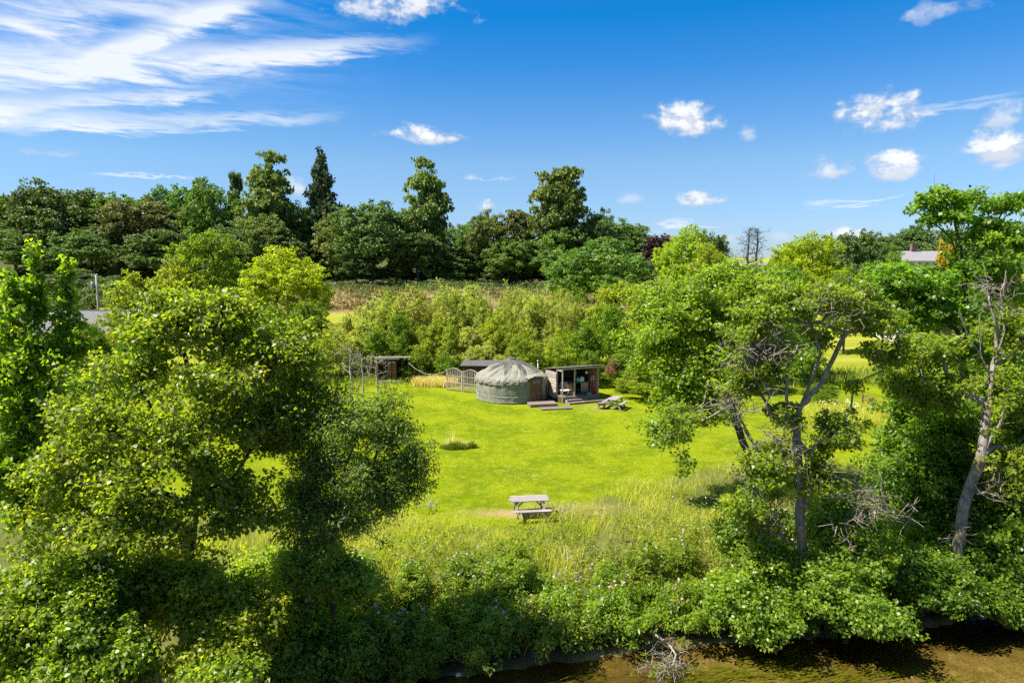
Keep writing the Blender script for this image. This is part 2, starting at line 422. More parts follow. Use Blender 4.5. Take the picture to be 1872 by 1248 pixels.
# ------------------------------------------------------------------ terrain
RIV_X = [-80, -20, -2.75, 2.6, 17, 60, 200]; RIV_Y = [2, 14.5, 18.6, 20.0, 22.3, 30, 50]
def river_edge(x): return np.interp(x, RIV_X, RIV_Y)
MEAD_X = [-30, -8, -4, 0, 1.8, 4.2, 8.5, 12, 30]; MEAD_Y = [26, 27, 27, 25.9, 27.4, 30, 32.5, 34, 36]
def meadow_edge(x): return np.interp(x, MEAD_X, MEAD_Y)
HX = [-900, -424, -272, -76, 148, 900]; HH = [66, 60, 42, 24, 12, 14]
def height(x, y):
    x = np.asarray(x, float); y = np.asarray(y, float)
    e = river_edge(x) + 0.25*vnoise(x*0.9, 3.1, seed=5) + 0.12*vnoise(x*3.1, 7.7, seed=6)
    d = y-e
    z = -1.95 + 0.35*sm(d, -0.6, 0.3) + 1.6*sm(d, 0.2, 4.8) + 0.0
    nb = e-11.5
    z = np.where(y < nb, np.maximum(z, -1.95+2.0*sm(nb-y, 0, 4)), z)
    z = z + 0.05*fbm(x*0.35, y*0.35, seed=1)*sm(d, 0.4, 4) + 0.09*fbm(x*1.3, y*1.3, seed=2)*sm(d, -0.2, 1)*sm(-d, -7, -4)
    # dry bank and terrace that carries the wood
    yb = 150 - 0.04*x + 8*vnoise(x*0.02, 0.3, seed=3)
    b = sm(y, yb, yb+26)*sm(x, 75, 40)
    z = z + 4.2*b + 2.5*sm(x, 20, 60)*sm(y, 110, 230) + 0.3*fbm(x*0.05, y*0.05, seed=4)*sm(y, 70, 150)
    z = z + 5.5*sm(-x, 60, 140)*sm(y, 165, 260)
    H = np.interp(x*700/np.maximum(y, 300), HX, HH)
    z = z + H*sm(y, 280, 720)
    return z
def hz(x, y): return float(height(np.array([x]), np.array([y]))[0])
def seg(parts):
    out = []
    for a, b, n in parts: out += list(np.linspace(a, b, n, endpoint=False))
    return np.array(out + [parts[-1][1]])
gx = seg([(-1500, -300, 20), (-300, -60, 60), (-60, -24, 60), (-24, 24, 260), (24, 60, 60), (60, 300, 60), (300, 1500, 20)])
gy = seg([(-40, 4, 12), (4, 14, 30), (14, 36, 150), (36, 70, 90), (70, 220, 150), (220, 800, 70), (800, 1600, 8)])
GX, GY = np.meshgrid(gx, gy)
GZ = height(GX, GY)
nx, ny = len(gx), len(gy)
idx = np.arange(nx*ny).reshape(ny, nx)
Fg = np.stack([idx[:-1, :-1], idx[:-1, 1:], idx[1:, 1:], idx[1:, :-1]], -1).reshape(-1, 4)
gme = np_mesh('ground', np.stack([GX, GY, GZ], -1).reshape(-1, 3), Fg)
# region weights stored on the ground's vertices: where the turf, the meadow, the dry bank ... grow
def vattr(me, name, vals):
    a = me.attributes.new(name, 'FLOAT', 'POINT'); a.data.foreach_set('value', np.ascontiguousarray(vals, dtype=np.float32).ravel())
dr = GY-river_edge(GX)
ragged = 0.7*fbm(GX*0.6, GY*0.6, seed=11)
mead = sm(GY, meadow_edge(GX)+0.7+ragged, meadow_edge(GX)-0.5+ragged)*sm(dr, -0.5, 0.5)
bed = sm(dr, 0.25, -0.15)
yb = 150 - 0.04*GX + 8*vnoise(GX*0.02, 0.3, seed=3)
dry = sm(GY, yb-9+3*ragged, yb-5+3*ragged)*sm(GX, 62, 48)*sm(GX, -120, -60)
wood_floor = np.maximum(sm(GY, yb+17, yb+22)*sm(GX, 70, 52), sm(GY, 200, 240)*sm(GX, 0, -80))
tb = ground_at(968, 943)
dirt = np.exp(-(((GX-tb[0]-.2)/2.3)**2 + ((GY-tb[1]-0.35-.12*ragged)/0.42)**2)**1.5*0.7)
tm = ground_at(1112, 915); dirt = np.maximum(dirt, 0.75*np.exp(-(((GX-tb[0]-1.9)/1.7)**2 + ((GY-tb[1]-1.0)/0.45)**2)))
fp = ground_at(1095, 746); dirt = np.maximum(dirt, 0.45*np.exp(-(((GX-fp[0])/1.4)**2+((GY-fp[1])/0.8)**2)))
for k, v in (('mead', mead), ('bed', bed), ('dry', dry), ('woodf', wood_floor), ('dirt', dirt), ('soil', sm(dr, 1.9, 0.9)*sm(dr, -12, -11))): vattr(gme, k, v)
def ground_material():
    m, t, p = principled('ground_turf', (0.1, 0.2, 0.02), 1.0, 0.0)
    g = t.node('ShaderNodeNewGeometry').outputs['Position']
    A = lambda k: t.node('ShaderNodeAttribute', attribute_name=k).outputs['Fac']
    n1 = t.noise(g, 0.35, 5, 0.6); n2 = t.noise(g, 2.2, 5, 0.65); n3 = t.noise(g, 14, 4, 0.7); n4 = t.noise(t.map(g, (1, 0.5, 1)), 40, 3, 0.7)
    lawn = t.mix(t.sstep(n1, 0.42, 0.58), (0.115, 0.165, 0.006), (0.24, 0.275, 0.008))
    lawn = t.mix(t.sstep(n2, 0.46, 0.66, 0, 0.5), lawn, (0.34, 0.35, 0.03))
    lawn = t.mix(t.sstep(n3, 0.40, 0.58, 0.25, 1.0), (0.15, 0.205, 0.004), lawn)
    lawn = t.mix(t.sstep(n4, 0.48, 0.62, 0, 0.7), lawn, (0.15, 0.20, 0.004))
    lawn = t.mix(t.m('MULTIPLY', t.sstep(n3, 0.56, 0.66), t.sstep(n2, 0.45, 0.6)), lawn, (0.42, 0.43, 0.14))    # clover and daisies
    # the far field is drier
    sp = t.node('ShaderNodeSeparateXYZ'); t.put(sp.inputs[0], g)
    far = t.m('MULTIPLY', t.sstep(sp.outputs[1], 56, 75), 0.75)
    stripes = t.noise(t.map(g, (0.02, 0.35, 1)), 1.0, 4, 0.6)
    field = t.mix(t.sstep(stripes, 0.42, 0.6), (0.24, 0.26, 0.02), (0.36, 0.33, 0.07))
    field = t.mix(t.sstep(n2, 0.3, 0.7, 0, 0.4), field, (0.19, 0.22, 0.015))
    col = t.mix(far, lawn, field)
    col = t.mix(A('mead'), col, t.mix(n3, (0.07, 0.10, 0.015), (0.20, 0.19, 0.06)))
    dcol = t.mix(t.sstep(n3, 0.3, 0.7), (0.32, 0.22, 0.10), (0.46, 0.33, 0.17))
    col = t.mix(t.m('MULTIPLY', A('dirt'), t.sstep(n2, 0.15, 0.5)), col, dcol)
    dry_ = t.mix(t.sstep(n1, 0.35, 0.65), (0.13, 0.10, 0.045), (0.30, 0.22, 0.10))
    dry_ = t.mix(t.sstep(n2, 0.42, 0.7, 0, 0.8), dry_, (0.10, 0.10, 0.03))
    col = t.mix(A('dry'), col, dry_)
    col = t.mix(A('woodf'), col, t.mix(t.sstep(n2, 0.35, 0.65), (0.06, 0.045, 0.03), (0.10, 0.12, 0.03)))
    col = t.mix(A('soil'), col, t.mix(t.sstep(n2, 0.3, 0.7), (0.05, 0.035, 0.02), (0.13, 0.09, 0.05)))
    vor = t.node('ShaderNodeTexVoronoi'); t.put(vor.inputs['Vector'], g); vor.inputs['Scale'].default_value = 9
    bedc = t.mix(t.sstep(n2, 0.3, 0.7), (0.22, 0.185, 0.07), (0.42, 0.36, 0.17))
    bedc = t.mix(t.sstep(n1, 0.40, 0.60, 0, 0.9), bedc, (0.12, 0.085, 0.03))
    bedc = t.mix(t.sstep(vor.outputs['Distance'], 0.1, 0.5, 0, 0.5), bedc, (0.10, 0.07, 0.03))
    col = t.mix(A('bed'), col, bedc)
    t.put(p.inputs['Base Color'], col)
    bump(t, p, t.m('ADD', t.m('ADD', n3, n4), n2), 0.9, 0.06)
    return m
ground = tag(link('ground', gme, ground_material()), kind='structure')

# river
def water_material():
    m = bpy.data.materials.new('river_water'); m.use_nodes = True
    t = NT(m.node_tree); t.n.clear()
    g = t.node('ShaderNodeNewGeometry').outputs['Position']
    n = t.noise(t.map(g, (1.4, 3.5, 1), rot=(0, 0, R(12))), 1.6, 5, 0.6, 0.8)
    n2 = t.noise(g, 16, 3, 0.6)
    b = t.node('ShaderNodeBump'); b.inputs['Strength'].default_value = 0.35; b.inputs['Distance'].default_value = 0.08
    t.put(b.inputs['Height'], t.m('ADD', n, t.m('MULTIPLY', n2, 0.12)))
    tr = t.node('ShaderNodeBsdfTransparent'); tr.inputs[0].default_value = (0.84, 0.77, 0.55, 1)
    gl = t.node('ShaderNodeBsdfGlossy'); gl.inputs['Roughness'].default_value = 0.03; t.l.new(b.outputs[0], gl.inputs['Normal'])
    fr = t.node('ShaderNodeFresnel'); fr.inputs[0].default_value = 1.33; t.l.new(b.outputs[0], fr.inputs['Normal'])
    mx = t.node('ShaderNodeMixShader'); t.put(mx.inputs[0], t.m('MULTIPLY', fr.outputs[0], 1.0, clamp=True))
    t.l.new(tr.outputs[0], mx.inputs[1]); t.l.new(gl.outputs[0], mx.inputs[2])
    o = t.node('ShaderNodeOutputMaterial'); t.l.new(mx.outputs[0], o.inputs[0])
    return m
WATER_Z = -1.72
wx = np.linspace(-80, 120, 60)
wv = np.concatenate([np.stack([wx, river_edge(wx)-13.0, np.full(60, WATER_Z)], -1), np.stack([wx, river_edge(wx)+1.2, np.full(60, WATER_Z)], -1)])
wf = np.stack([np.arange(59), np.arange(1, 60), np.arange(61, 120), np.arange(60, 119)], -1)
tag(link('river_water', np_mesh('river_water', wv, wf), water_material()), kind='structure')

# ------------------------------------------------------------------ foliage and trees
def rand_dirs(rng, n):
    v = rng.normal(size=(n, 3)); return v/np.linalg.norm(v, axis=1, keepdims=True)
def leaf_arrays(rng, P, out, ln, wd, up=0.55, droop=0.0):
    """folded four-cornered leaves at P; out = outward direction of each"""
    n = len(P)
    N = rand_dirs(rng, n)*0.85 + out*0.45 + np.array([0, 0, up]); N /= np.linalg.norm(N, axis=1, keepdims=True)
    D = rand_dirs(rng, n) + out*0.6 - np.array([0, 0, droop]); D -= N*np.sum(D*N, 1, keepdims=True); D /= np.linalg.norm(D, axis=1, keepdims=True)+1e-9
    Sd = np.cross(N, D)
    l = ln*rng.uniform(0.65, 1.25, (n, 1)); w = wd*rng.uniform(0.7, 1.2, (n, 1))
    V = np.stack([P, P+D*l*0.45+Sd*w*0.5+N*w*0.22, P+D*l-N*l*0.12, P+D*l*0.45-Sd*w*0.5+N*w*0.22], 1).reshape(-1, 3)
    F = np.arange(4*n).reshape(n, 4)
    return V, F
SPREAD = 0.26; BRIDGE = 0.28
def crown_points(rng, lobes, n_clumps, shell=2.2, low_cut=0.35):
    c = np.array([l[:3] for l in lobes], float); r = np.array([l[3:6] for l in lobes], float)
    w = (r[:, 0]*r[:, 2])**1.0; w /= w.sum()
    k = rng.choice(len(lobes), n_clumps, p=w)
    d = rand_dirs(rng, n_clumps)
    C = c[k] + d*r[k]*(rng.random(n_clumps)**(1/shell)*rng.normal(1, SPREAD, n_clumps))[:, None]
    if len(lobes) > 3 and BRIDGE:        # sprays that tie neighbouring boughs together
        m = rng.random(n_clumps) < BRIDGE
        j = k[m]; D2 = np.linalg.norm(c[j][:, None]-c[None], axis=2); D2[D2 < 1e-6] = 1e9
        nb_ = np.argsort(D2, 1)[:, :3][np.arange(m.sum()), rng.integers(0, 3, m.sum())]
        f = rng.random((m.sum(), 1)); C[m] = c[j]*(1-f)+c[nb_]*f + rng.normal(size=(m.sum(), 3))*(r[j]*.55)
    return C, d
    fl = (d[:, 2] < -low_cut) & (rng.random(n_clumps) < 0.7); d[fl, 2] *= -1
    rad = rng.random(n_clumps)**(1/shell)*rng.normal(1, SPREAD, n_clumps)
    return c[k] + d*r[k]*rad[:, None], d
def clump_leaves(rng, C, Cd, per, cr, flat=0.62):
    n = len(C); s = rng.uniform(0.6, 1.25, (n, 1, 1))
    d = rand_dirs(rng, n*per).reshape(n, per, 3); rad = rng.random((n, per, 1))**0.45
    P = C[:, None] + d*rad*s*np.array([cr, cr, cr*flat])
    O = d*0.6 + Cd[:, None]*0.6
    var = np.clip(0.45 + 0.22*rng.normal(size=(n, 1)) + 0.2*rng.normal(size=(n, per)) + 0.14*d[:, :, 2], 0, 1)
    return P.reshape(-1, 3), O.reshape(-1, 3), var.reshape(-1)
def skeleton(rng, paths, targets, base_r, tip_r=0.012, wob=0.12, seglen=0.5, expo=0.5, nt=None):
    """grow limbs from hand laid paths to every target; returns tube arrays"""
    nodes, par = [], []
    for p in paths:
        p = [np.asarray(q, float) for q in p]
        prev = -1
        if nodes:
            A = np.array(nodes); prev = int(np.argmin(np.linalg.norm(A-p[0], axis=1)))
            if np.linalg.norm(A[prev]-p[0]) > 1.5 and len(p[0]) == 3: pass
        for a, b in zip(p, p[1:]):
            m = max(2, int(np.linalg.norm(b-a)/seglen))
            if prev == -1: nodes.append(a); par.append(-1); prev = 0
            for i in range(1, m+1):
                q = a + (b-a)*i/m + rng.normal(size=3)*wob*0.3*np.linalg.norm(b-a)/m
                nodes.append(q); par.append(prev); prev = len(nodes)-1
    leafn = []
    root = nodes[0]
    order = np.argsort(np.linalg.norm(targets-np.mean(np.array(nodes), 0), axis=1))
    A = np.zeros((len(nodes)+len(targets)*8+10, 3)); A[:len(nodes)] = nodes; n = len(nodes)
    rd = np.zeros(len(A)); rd[:n] = np.linalg.norm(A[:n]-root, axis=1)
    for t in order:
        T = targets[t]
        d = T - A[:n]; dist = np.linalg.norm(d, axis=1)
        cost = dist*(1 + 0.5*np.clip(-d[:, 2]/(dist+1e-6), 0, 1)) + 0.10*rd[:n]
        q = int(np.argmin(cost)); L_ = dist[q]
        m = int(np.clip(L_/seglen, 1, 6))
        sag = rng.normal(size=3)*wob*L_; sag[2] += 0.10*L_
        prev = q
        for i in range(1, m+1):
            f = i/m
            A[n] = A[q] + (T-A[q])*f + sag*math.sin(PI*f)*0.8 + rng.normal(size=3)*wob*0.12*L_/m
            rd[n] = rd[prev] + L_/m; par.append(prev); prev = n; n += 1
        leafn.append(prev)
    wgt = np.zeros(n); wgt[leafn] = 1
    par = np.array(par)
    for i in range(n-1, 0, -1):
        if par[i] >= 0: wgt[par[i]] += wgt[i]
    wgt = np.maximum(wgt, 0.3)
    rad = np.maximum(tip_r, base_r*(wgt/wgt[0])**expo)
    kids = [[] for _ in range(n)]
    for i in range(1, n): kids[par[i]].append(i)
    Vs, Fs, off = [], [], 0
    stack = [(0, -1)]
    while stack:
        s, p = stack.pop()
        chain = [p, s] if p >= 0 else [s]
        while kids[chain[-1]]:
            ks = sorted(kids[chain[-1]], key=lambda i: -wgt[i])
            for k2 in ks[1:]: stack.append((k2, chain[-1]))
            chain.append(ks[0])
        if len(chain) < 2: continue
        rr = rad[chain].copy()
        if p >= 0: rr[0] = rr[1]
        sides = 12 if rr[0] > 0.12 else (8 if rr[0] > 0.05 else (5 if rr[0] > 0.02 else 3))
        V, F = tube_arrays(A[chain], rr, sides)
        Vs.append(V); Fs.append(F+off); off += len(V)
    return np.vstack(Vs), np.vstack(Fs)
def twigs(rng, C, per, length, r=0.006):
    """short straight-ish bare twigs round each centre"""
    n = len(C)*per
    P = np.repeat(C, per, 0) + rng.normal(size=(n, 3))*length*0.2
    D = rand_dirs(rng, n); D[:, 2] *= 0.7
    l = length*rng.uniform(0.4, 1.1, (n, 1))
    M = P + D*l*0.5 + rng.normal(size=(n, 3))*length*0.14; Q = M + (D+rand_dirs(rng, n)*0.5)*l*0.5
    a = rand_dirs(rng, n)*r; b = np.cross(D, a); b /= np.linalg.norm(b, axis=1, keepdims=True)+1e-9; b *= r
    V = np.stack([P+a, P-a*0.5+b, P-a*0.5-b, M+a*.8, M-a*0.4+b*.8, M-a*0.4-b*.8, Q+a*.4, Q-a*0.2+b*.4, Q-a*0.2-b*.4], 1)
    base = np.array([[0, 1, 4, 3], [1, 2, 5, 4], [2, 0, 3, 5], [3, 4, 7, 6], [4, 5, 8, 7], [5, 3, 6, 8]])
    F = (np.arange(n)[:, None, None]*9 + base[None]).reshape(-1, 4)
    return V.reshape(-1, 3), F
def join(*parts):
    Vs, Fs, off = [], [], 0
    for V, F in parts:
        Vs.append(V); Fs.append(F+off); off += len(V)
    return np.vstack(Vs), np.vstack(Fs)
TRI = {'leaf': 0, 'wood': 0}
def make_tree(name, label, seed, lobes, paths, clumps, per, cr, leaf, leafm, barkm, base_r, dead=None, dead_n=0, cat='tree', group=None,
              trunk_name='trunk', crown_name='crown', shell=2.0, flat=0.62, nskel=None, tw=2, droop=0.0, up=0.5, base=None, wob=0.12, low_cut=0.35, spread=None, bridge=None):
    global SPREAD, BRIDGE
    sv = SPREAD, BRIDGE
    if spread is not None: SPREAD = spread
    if bridge is not None: BRIDGE = bridge
    rng = np.random.default_rng(seed)
    lobes = np.array(lobes, float)
    b = np.array(base if base is not None else paths[0][0], float)
    C, Cd = crown_points(rng, lobes, clumps, shell, low_cut)
    gz = height(C[:, 0], C[:, 1]) if name != 'proto' else np.full(len(C), -9)
    keep = C[:, 2] > gz+0.15; C, Cd = C[keep], Cd[keep]
    SPREAD, BRIDGE = sv
    P, O, var = clump_leaves(rng, C, Cd, per, cr, flat)
    root = thing(name, label, cat, tuple(b), 0, group)
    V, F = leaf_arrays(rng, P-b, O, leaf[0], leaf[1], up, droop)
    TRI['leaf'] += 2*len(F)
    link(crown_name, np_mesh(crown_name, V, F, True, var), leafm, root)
    tg = C if nskel is None else C[rng.choice(len(C), min(nskel, len(C)), replace=False)]
    sk = [skeleton(rng, paths, tg, base_r, wob=wob)]
    if tw: sk.append(twigs(rng, C, tw, cr*1.3))
    if dead:
        DC, _ = crown_points(rng, np.array(dead, float), dead_n, 1.2)
        sk.append(skeleton(rng, [[q for q in paths[0]]]+[p for p in paths[1:]], DC, base_r*0.5, wob=0.3, seglen=0.3))
        sk.append(twigs(rng, DC, 7, 0.6, 0.012))
    V, F = join(*sk)
    TRI['wood'] += 2*len(F)
    link(trunk_name, np_mesh(trunk_name, V-b, F, True), barkm, root)
    return root
def lobe_px(items, kd=1.0):
    """(px, py, rx_px, ry_px, D[, depth radius]) to world ellipsoids"""
    out = []
    for it in items:
        px, py, rx, ry, D = it[:5]; D = D*kd
        c = at(px, py, D); k = D/F_PX
        out.append([*c, rx*k, (it[5] if len(it) > 5 else rx*k*0.9), ry*k])
    return out
def path_px(pts, kd=1.0):
    out = []
    for q in pts: out.append(at(q[0], q[1], q[2]*kd))
    return out

# --- left foreground: slender poplar, broad alder, dark ash
make_tree('poplar_tree', 'slender poplar with three pointed leaders and glossy leaves at the left edge', 11,
    lobe_px([(62, 452, 4, 18, 20), (62, 480, 9, 22, 20), (62, 515, 15, 26, 20), (60, 560, 24, 36, 20), (124, 478, 4, 16, 20.3), (122, 505, 9, 22, 20.3), (122, 545, 15, 28, 20.3), (120, 590, 26, 30, 20.2), (18, 512, 5, 18, 19.6), (20, 545, 12, 24, 19.6),
             (-15, 540, 8, 24, 19.8), (-20, 590, 25, 30, 19.8), (18, 600, 28, 30, 19.6), (90, 650, 58, 50, 20), (10, 680, 50, 60, 19.6), (60, 750, 75, 70, 20), (15, 850, 60, 80, 19.5), (95, 850, 45, 60, 20), (60, 930, 60, 40, 20), (148, 640, 10, 40, 20)]),
    [path_px([(48, 1100, 20), (48, 1035, 20), (52, 900, 20), (60, 740, 20), (62, 600, 20), (62, 445, 20)]), path_px([(55, 800, 20), (100, 680, 20.2), (122, 580, 20.3), (124, 470, 20.3)]), path_px([(55, 830, 20), (25, 680, 19.6), (20, 505, 19.6)])],
    1500, 17, 0.20, (0.14, 0.13), L['poplar'], BARK, 0.11, tw=2, shell=1.3, base=at(48, 1100, 20), up=0.3, flat=1.0, spread=.12, bridge=.1)
B_D = 21.5
make_tree('alder_tree', 'big spreading alder with a forked dark trunk, left of the lawn', 12,
    lobe_px([(335, 600, 95, 50, 22), (420, 590, 75, 45, 22.5), (490, 640, 70, 50, 22.5), (250, 680, 95, 60, 21.5), (400, 700, 90, 60, 21), (180, 770, 85, 60, 20.5), (320, 790, 95, 60, 20.5),
             (500, 740, 70, 50, 22.5), (460, 790, 60, 35, 22), (120, 870, 85, 60, 19.5), (230, 890, 95, 60, 19.5), (80, 950, 60, 40, 19), (200, 975, 100, 50, 18.8), (560, 700, 50, 50, 23), (400, 560, 60, 30, 22.5), (320, 560, 40, 25, 22), (420, 905, 60, 25, 21), (310, 955, 60, 40, 19.5), (410, 960, 50, 30, 20.5), (550, 640, 40, 30, 23), (290, 545, 50, 25, 22), (530, 780, 50, 40, 22.5), (270, 610, 50, 30, 21.8), (370, 850, 50, 40, 20.3), (440, 880, 45, 25, 21), (470, 950, 45, 30, 21), (500, 800, 45, 40, 22.3)], 0.83),
    [path_px([(338, 1175, 21.6), (345, 1010, 21.8), (352, 950, 21.8), (362, 870, 21.6), (372, 810, 21.4), (355, 720, 21.5), (335, 640, 22)], 0.83),
     path_px([(372, 810, 21.4), (430, 760, 22), (480, 700, 22.5)], 0.83), path_px([(362, 870, 21.6), (300, 840, 20.5), (230, 800, 20.5), (170, 770, 20.5)], 0.83), path_px([(355, 930, 21.8), (300, 900, 20.5), (200, 900, 19.5)], 0.83),
     path_px([(372, 810, 21.4), (400, 730, 21.5), (410, 620, 22.3)], 0.83)],
    1280, 34, 0.40, (0.13, 0.105), L['alder'], BARK_DARK, 0.17, tw=2, shell=1.6, base=at(338, 1175, 21.6*.83))
make_tree('ash_tree', 'dark narrow-leaved ash leaning over the lawn beside the big alder', 13,
    lobe_px([(640, 775, 65, 45, 22), (705, 790, 60, 45, 22), (750, 850, 44, 50, 22), (670, 870, 78, 55, 22), (600, 930, 60, 50, 22), (585, 830, 60, 55, 22.5), (700, 735, 45, 22, 22), (560, 900, 50, 50, 22.3), (600, 760, 50, 50, 22.6), (700, 915, 50, 35, 22), (650, 950, 45, 25, 21.8), (590, 990, 55, 35, 21.6), (540, 960, 40, 40, 21.8), (760, 885, 25, 30, 22)], 0.84),
    [path_px([(560, 1150, 22), (565, 1040, 22), (590, 970, 22), (620, 890, 22), (650, 810, 22), (665, 750, 22)], 0.84), path_px([(620, 890, 22), (680, 860, 22), (735, 850, 22)], 0.84)],
    720, 50, 0.36, (0.14, 0.042), L['ash'], BARK_DARK, 0.13, tw=2, shell=1.5, droop=0.5, base=at(560, 1150, 22*.84), spread=.2, bridge=.2)

# --- right of the lawn
make_tree('alder_tree', 'half bare alder with a straight grey trunk and crooked limbs on the bank', 14,
    lobe_px([(1380, 590, 55, 40, 21.6), (1450, 545, 80, 32, 21.8), (1540, 545, 85, 32, 22), (1605, 585, 55, 30, 22), (1640, 650, 25, 25, 22), (1600, 640, 30, 18, 22), (1400, 655, 50, 35, 21.6), (1360, 690, 40, 35, 21.8), (1560, 700, 14, 12, 22),
             (1440, 760, 40, 30, 21.5), (1530, 790, 45, 40, 21.5), (1400, 850, 50, 40, 21), (1500, 870, 40, 40, 21.3), (1370, 930, 50, 40, 20.8), (1250, 770, 40, 30, 22), (1250, 850, 12, 22, 22), (1500, 620, 20, 20, 22)]),
    [path_px([(1470, 1088, 21.2), (1467, 1000, 21.3), (1462, 900, 21.4), (1455, 800, 21.5), (1462, 745, 21.5), (1485, 685, 21.6), (1500, 645, 21.7), (1490, 610, 21.7), (1465, 560, 21.7)]),
     path_px([(1462, 745, 21.5), (1500, 700, 21.8), (1525, 650, 21.9), (1545, 608, 22), (1600, 604, 22.2), (1650, 640, 22.3)]), path_px([(1545, 608, 22), (1500, 590, 21.8), (1440, 585, 21.5)]),
     path_px([(1455, 800, 21.5), (1438, 730, 21.4), (1440, 655, 21.4)]), path_px([(1462, 800, 21.4), (1500, 860, 21.2), (1560, 885, 21), (1600, 905, 20.8)]), path_px([(1467, 1010, 21.3), (1425, 975, 20.8), (1392, 982, 20.5)]),
     path_px([(1468, 960, 21.3), (1478, 890, 21), (1476, 840, 20.8)]), path_px([(1400, 850, 21.2), (1340, 740, 22), (1240, 790, 22.2)])],
    560, 50, 0.36, (0.13, 0.105), L['alder'], BARK_PALE, 0.155, spread=.2, bridge=.12, dead=lobe_px([(1390, 640, 60, 40, 21.3), (1600, 920, 60, 40, 20.6), (1430, 800, 50, 30, 21), (1400, 940, 40, 50, 20.7), (1340, 740, 50, 30, 21.6), (1500, 560, 90, 30, 21.6)]), dead_n=190,
    tw=3, shell=1.5, base=at(1470, 1088, 21.2), flat=0.5)
make_tree('alder_tree', 'leafy alder with a leaning dark stem behind the half bare alder', 15,
    lobe_px([(1215, 620, 60, 60, 29), (1290, 570, 75, 55, 29.5), (1370, 550, 80, 55, 30), (1240, 700, 55, 50, 28.5), (1320, 660, 60, 50, 29), (1400, 640, 50, 50, 30), (1215, 790, 35, 30, 28), (1290, 740, 45, 35, 28.5), (1200, 560, 50, 40, 30), (1330, 500, 60, 25, 30.5)]),
    [path_px([(1390, 885, 29), (1365, 825, 29), (1335, 745, 29), (1322, 690, 29), (1305, 620, 29)]), path_px([(1335, 745, 29), (1260, 740, 28.5), (1210, 790, 28)]), path_px([(1322, 690, 29), (1370, 600, 29.5)])],
    1000, 46, 0.55, (0.16, 0.13), L['alder'], BARK_DARK, 0.16, tw=2, shell=1.6, base=ground_at(1390, 885))
make_tree('dead_topped_tree', 'tall pale tree with thick broken bare limbs at the right edge', 16,
    lobe_px([(1855, 600, 35, 40, 23), (1700, 640, 50, 30, 23.5), (1860, 850, 40, 50, 22.5), (1850, 720, 40, 25, 22.6), (1700, 720, 50, 40, 23.5), (1650, 690, 45, 30, 23.5)]),
    [path_px([(1748, 1110, 22), (1752, 1000, 22.2), (1765, 920, 22.4), (1790, 845, 22.5), (1802, 775, 22.6), (1812, 700, 22.7), (1818, 640, 22.8), (1830, 570, 22.9), (1838, 495, 23)]),
     path_px([(1790, 850, 22.5), (1825, 775, 22.4), (1840, 735, 22.3), (1880, 722, 22.2)]), path_px([(1765, 920, 22.4), (1785, 885, 22.2), (1816, 876, 22)]),
     path_px([(1812, 690, 22.7), (1795, 655, 22.7), (1790, 600, 22.7), (1792, 575, 22.7)]), path_px([(1795, 655, 22.7), (1770, 610, 22.8), (1752, 570, 22.9)]), path_px([(1822, 620, 22.8), (1808, 540, 22.9), (1797, 475, 23)]),
     path_px([(1816, 670, 22.7), (1832, 620, 22.6), (1836, 590, 22.6)])],
    300, 52, 0.38, (0.14, 0.11), L['alder'], BARK_PALE, 0.17, dead=lobe_px([(1820, 540, 50, 40, 23), (1800, 900, 40, 40, 22), (1760, 980, 30, 40, 22)]), dead_n=22, tw=2, shell=1.4, base=at(1748, 1110, 22), nskel=170)
make_tree('alder_tree', 'tall flat-topped open-crowned tree standing against the sky at the right', 17,
    lobe_px([(1695, 372, 30, 14, 27), (1730, 358, 36, 16, 27), (1765, 365, 30, 16, 27.3), (1740, 392, 45, 14, 27), (1700, 400, 22, 12, 27), (1822, 375, 28, 14, 27.5), (1858, 368, 28, 14, 27.5), (1810, 410, 45, 16, 27.5), (1790, 440, 50, 20, 27), (1850, 440, 45, 20, 27.5),
             (1700, 520, 70, 28, 27), (1640, 505, 60, 28, 27.5), (1790, 490, 60, 22, 27), (1730, 570, 65, 28, 27), (1840, 520, 50, 30, 27.5), (1650, 580, 50, 25, 27.5), (1770, 650, 60, 30, 27), (1600, 540, 40, 30, 28)]),
    [path_px([(1757, 1010, 27), (1760, 850, 27), (1762, 700, 27), (1766, 600, 27), (1762, 510, 27), (1756, 440, 27), (1745, 410, 27), (1735, 370, 27)]), path_px([(1762, 500, 27), (1740, 440, 27), (1705, 405, 27), (1680, 380, 27)]),
     path_px([(1762, 520, 27), (1800, 450, 27.3), (1830, 390, 27.4), (1860, 370, 27.5)]), path_px([(1766, 620, 27), (1700, 560, 27.2), (1640, 520, 27.4)])],
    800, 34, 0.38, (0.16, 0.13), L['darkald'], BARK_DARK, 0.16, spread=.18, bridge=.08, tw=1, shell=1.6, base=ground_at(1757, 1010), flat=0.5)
make_tree('alder_tree', 'dense dark alder filling the bank between the two pale trunks', 18,
    lobe_px([(1700, 790, 75, 55, 25.5), (1660, 860, 70, 60, 25), (1740, 870, 70, 60, 25), (1690, 930, 90, 50, 24.5), (1640, 800, 30, 30, 25.5), (1760, 760, 50, 50, 25.5), (1660, 740, 30, 25, 25.8)]),
    [path_px([(1700, 1040, 25), (1700, 950, 25), (1705, 850, 25), (1700, 770, 25.5)])],
    620, 62, 0.46, (0.15, 0.12), L['darkald'], BARK_DARK, 0.16, tw=1, shell=1.9, base=ground_at(1700, 1010), nskel=200)
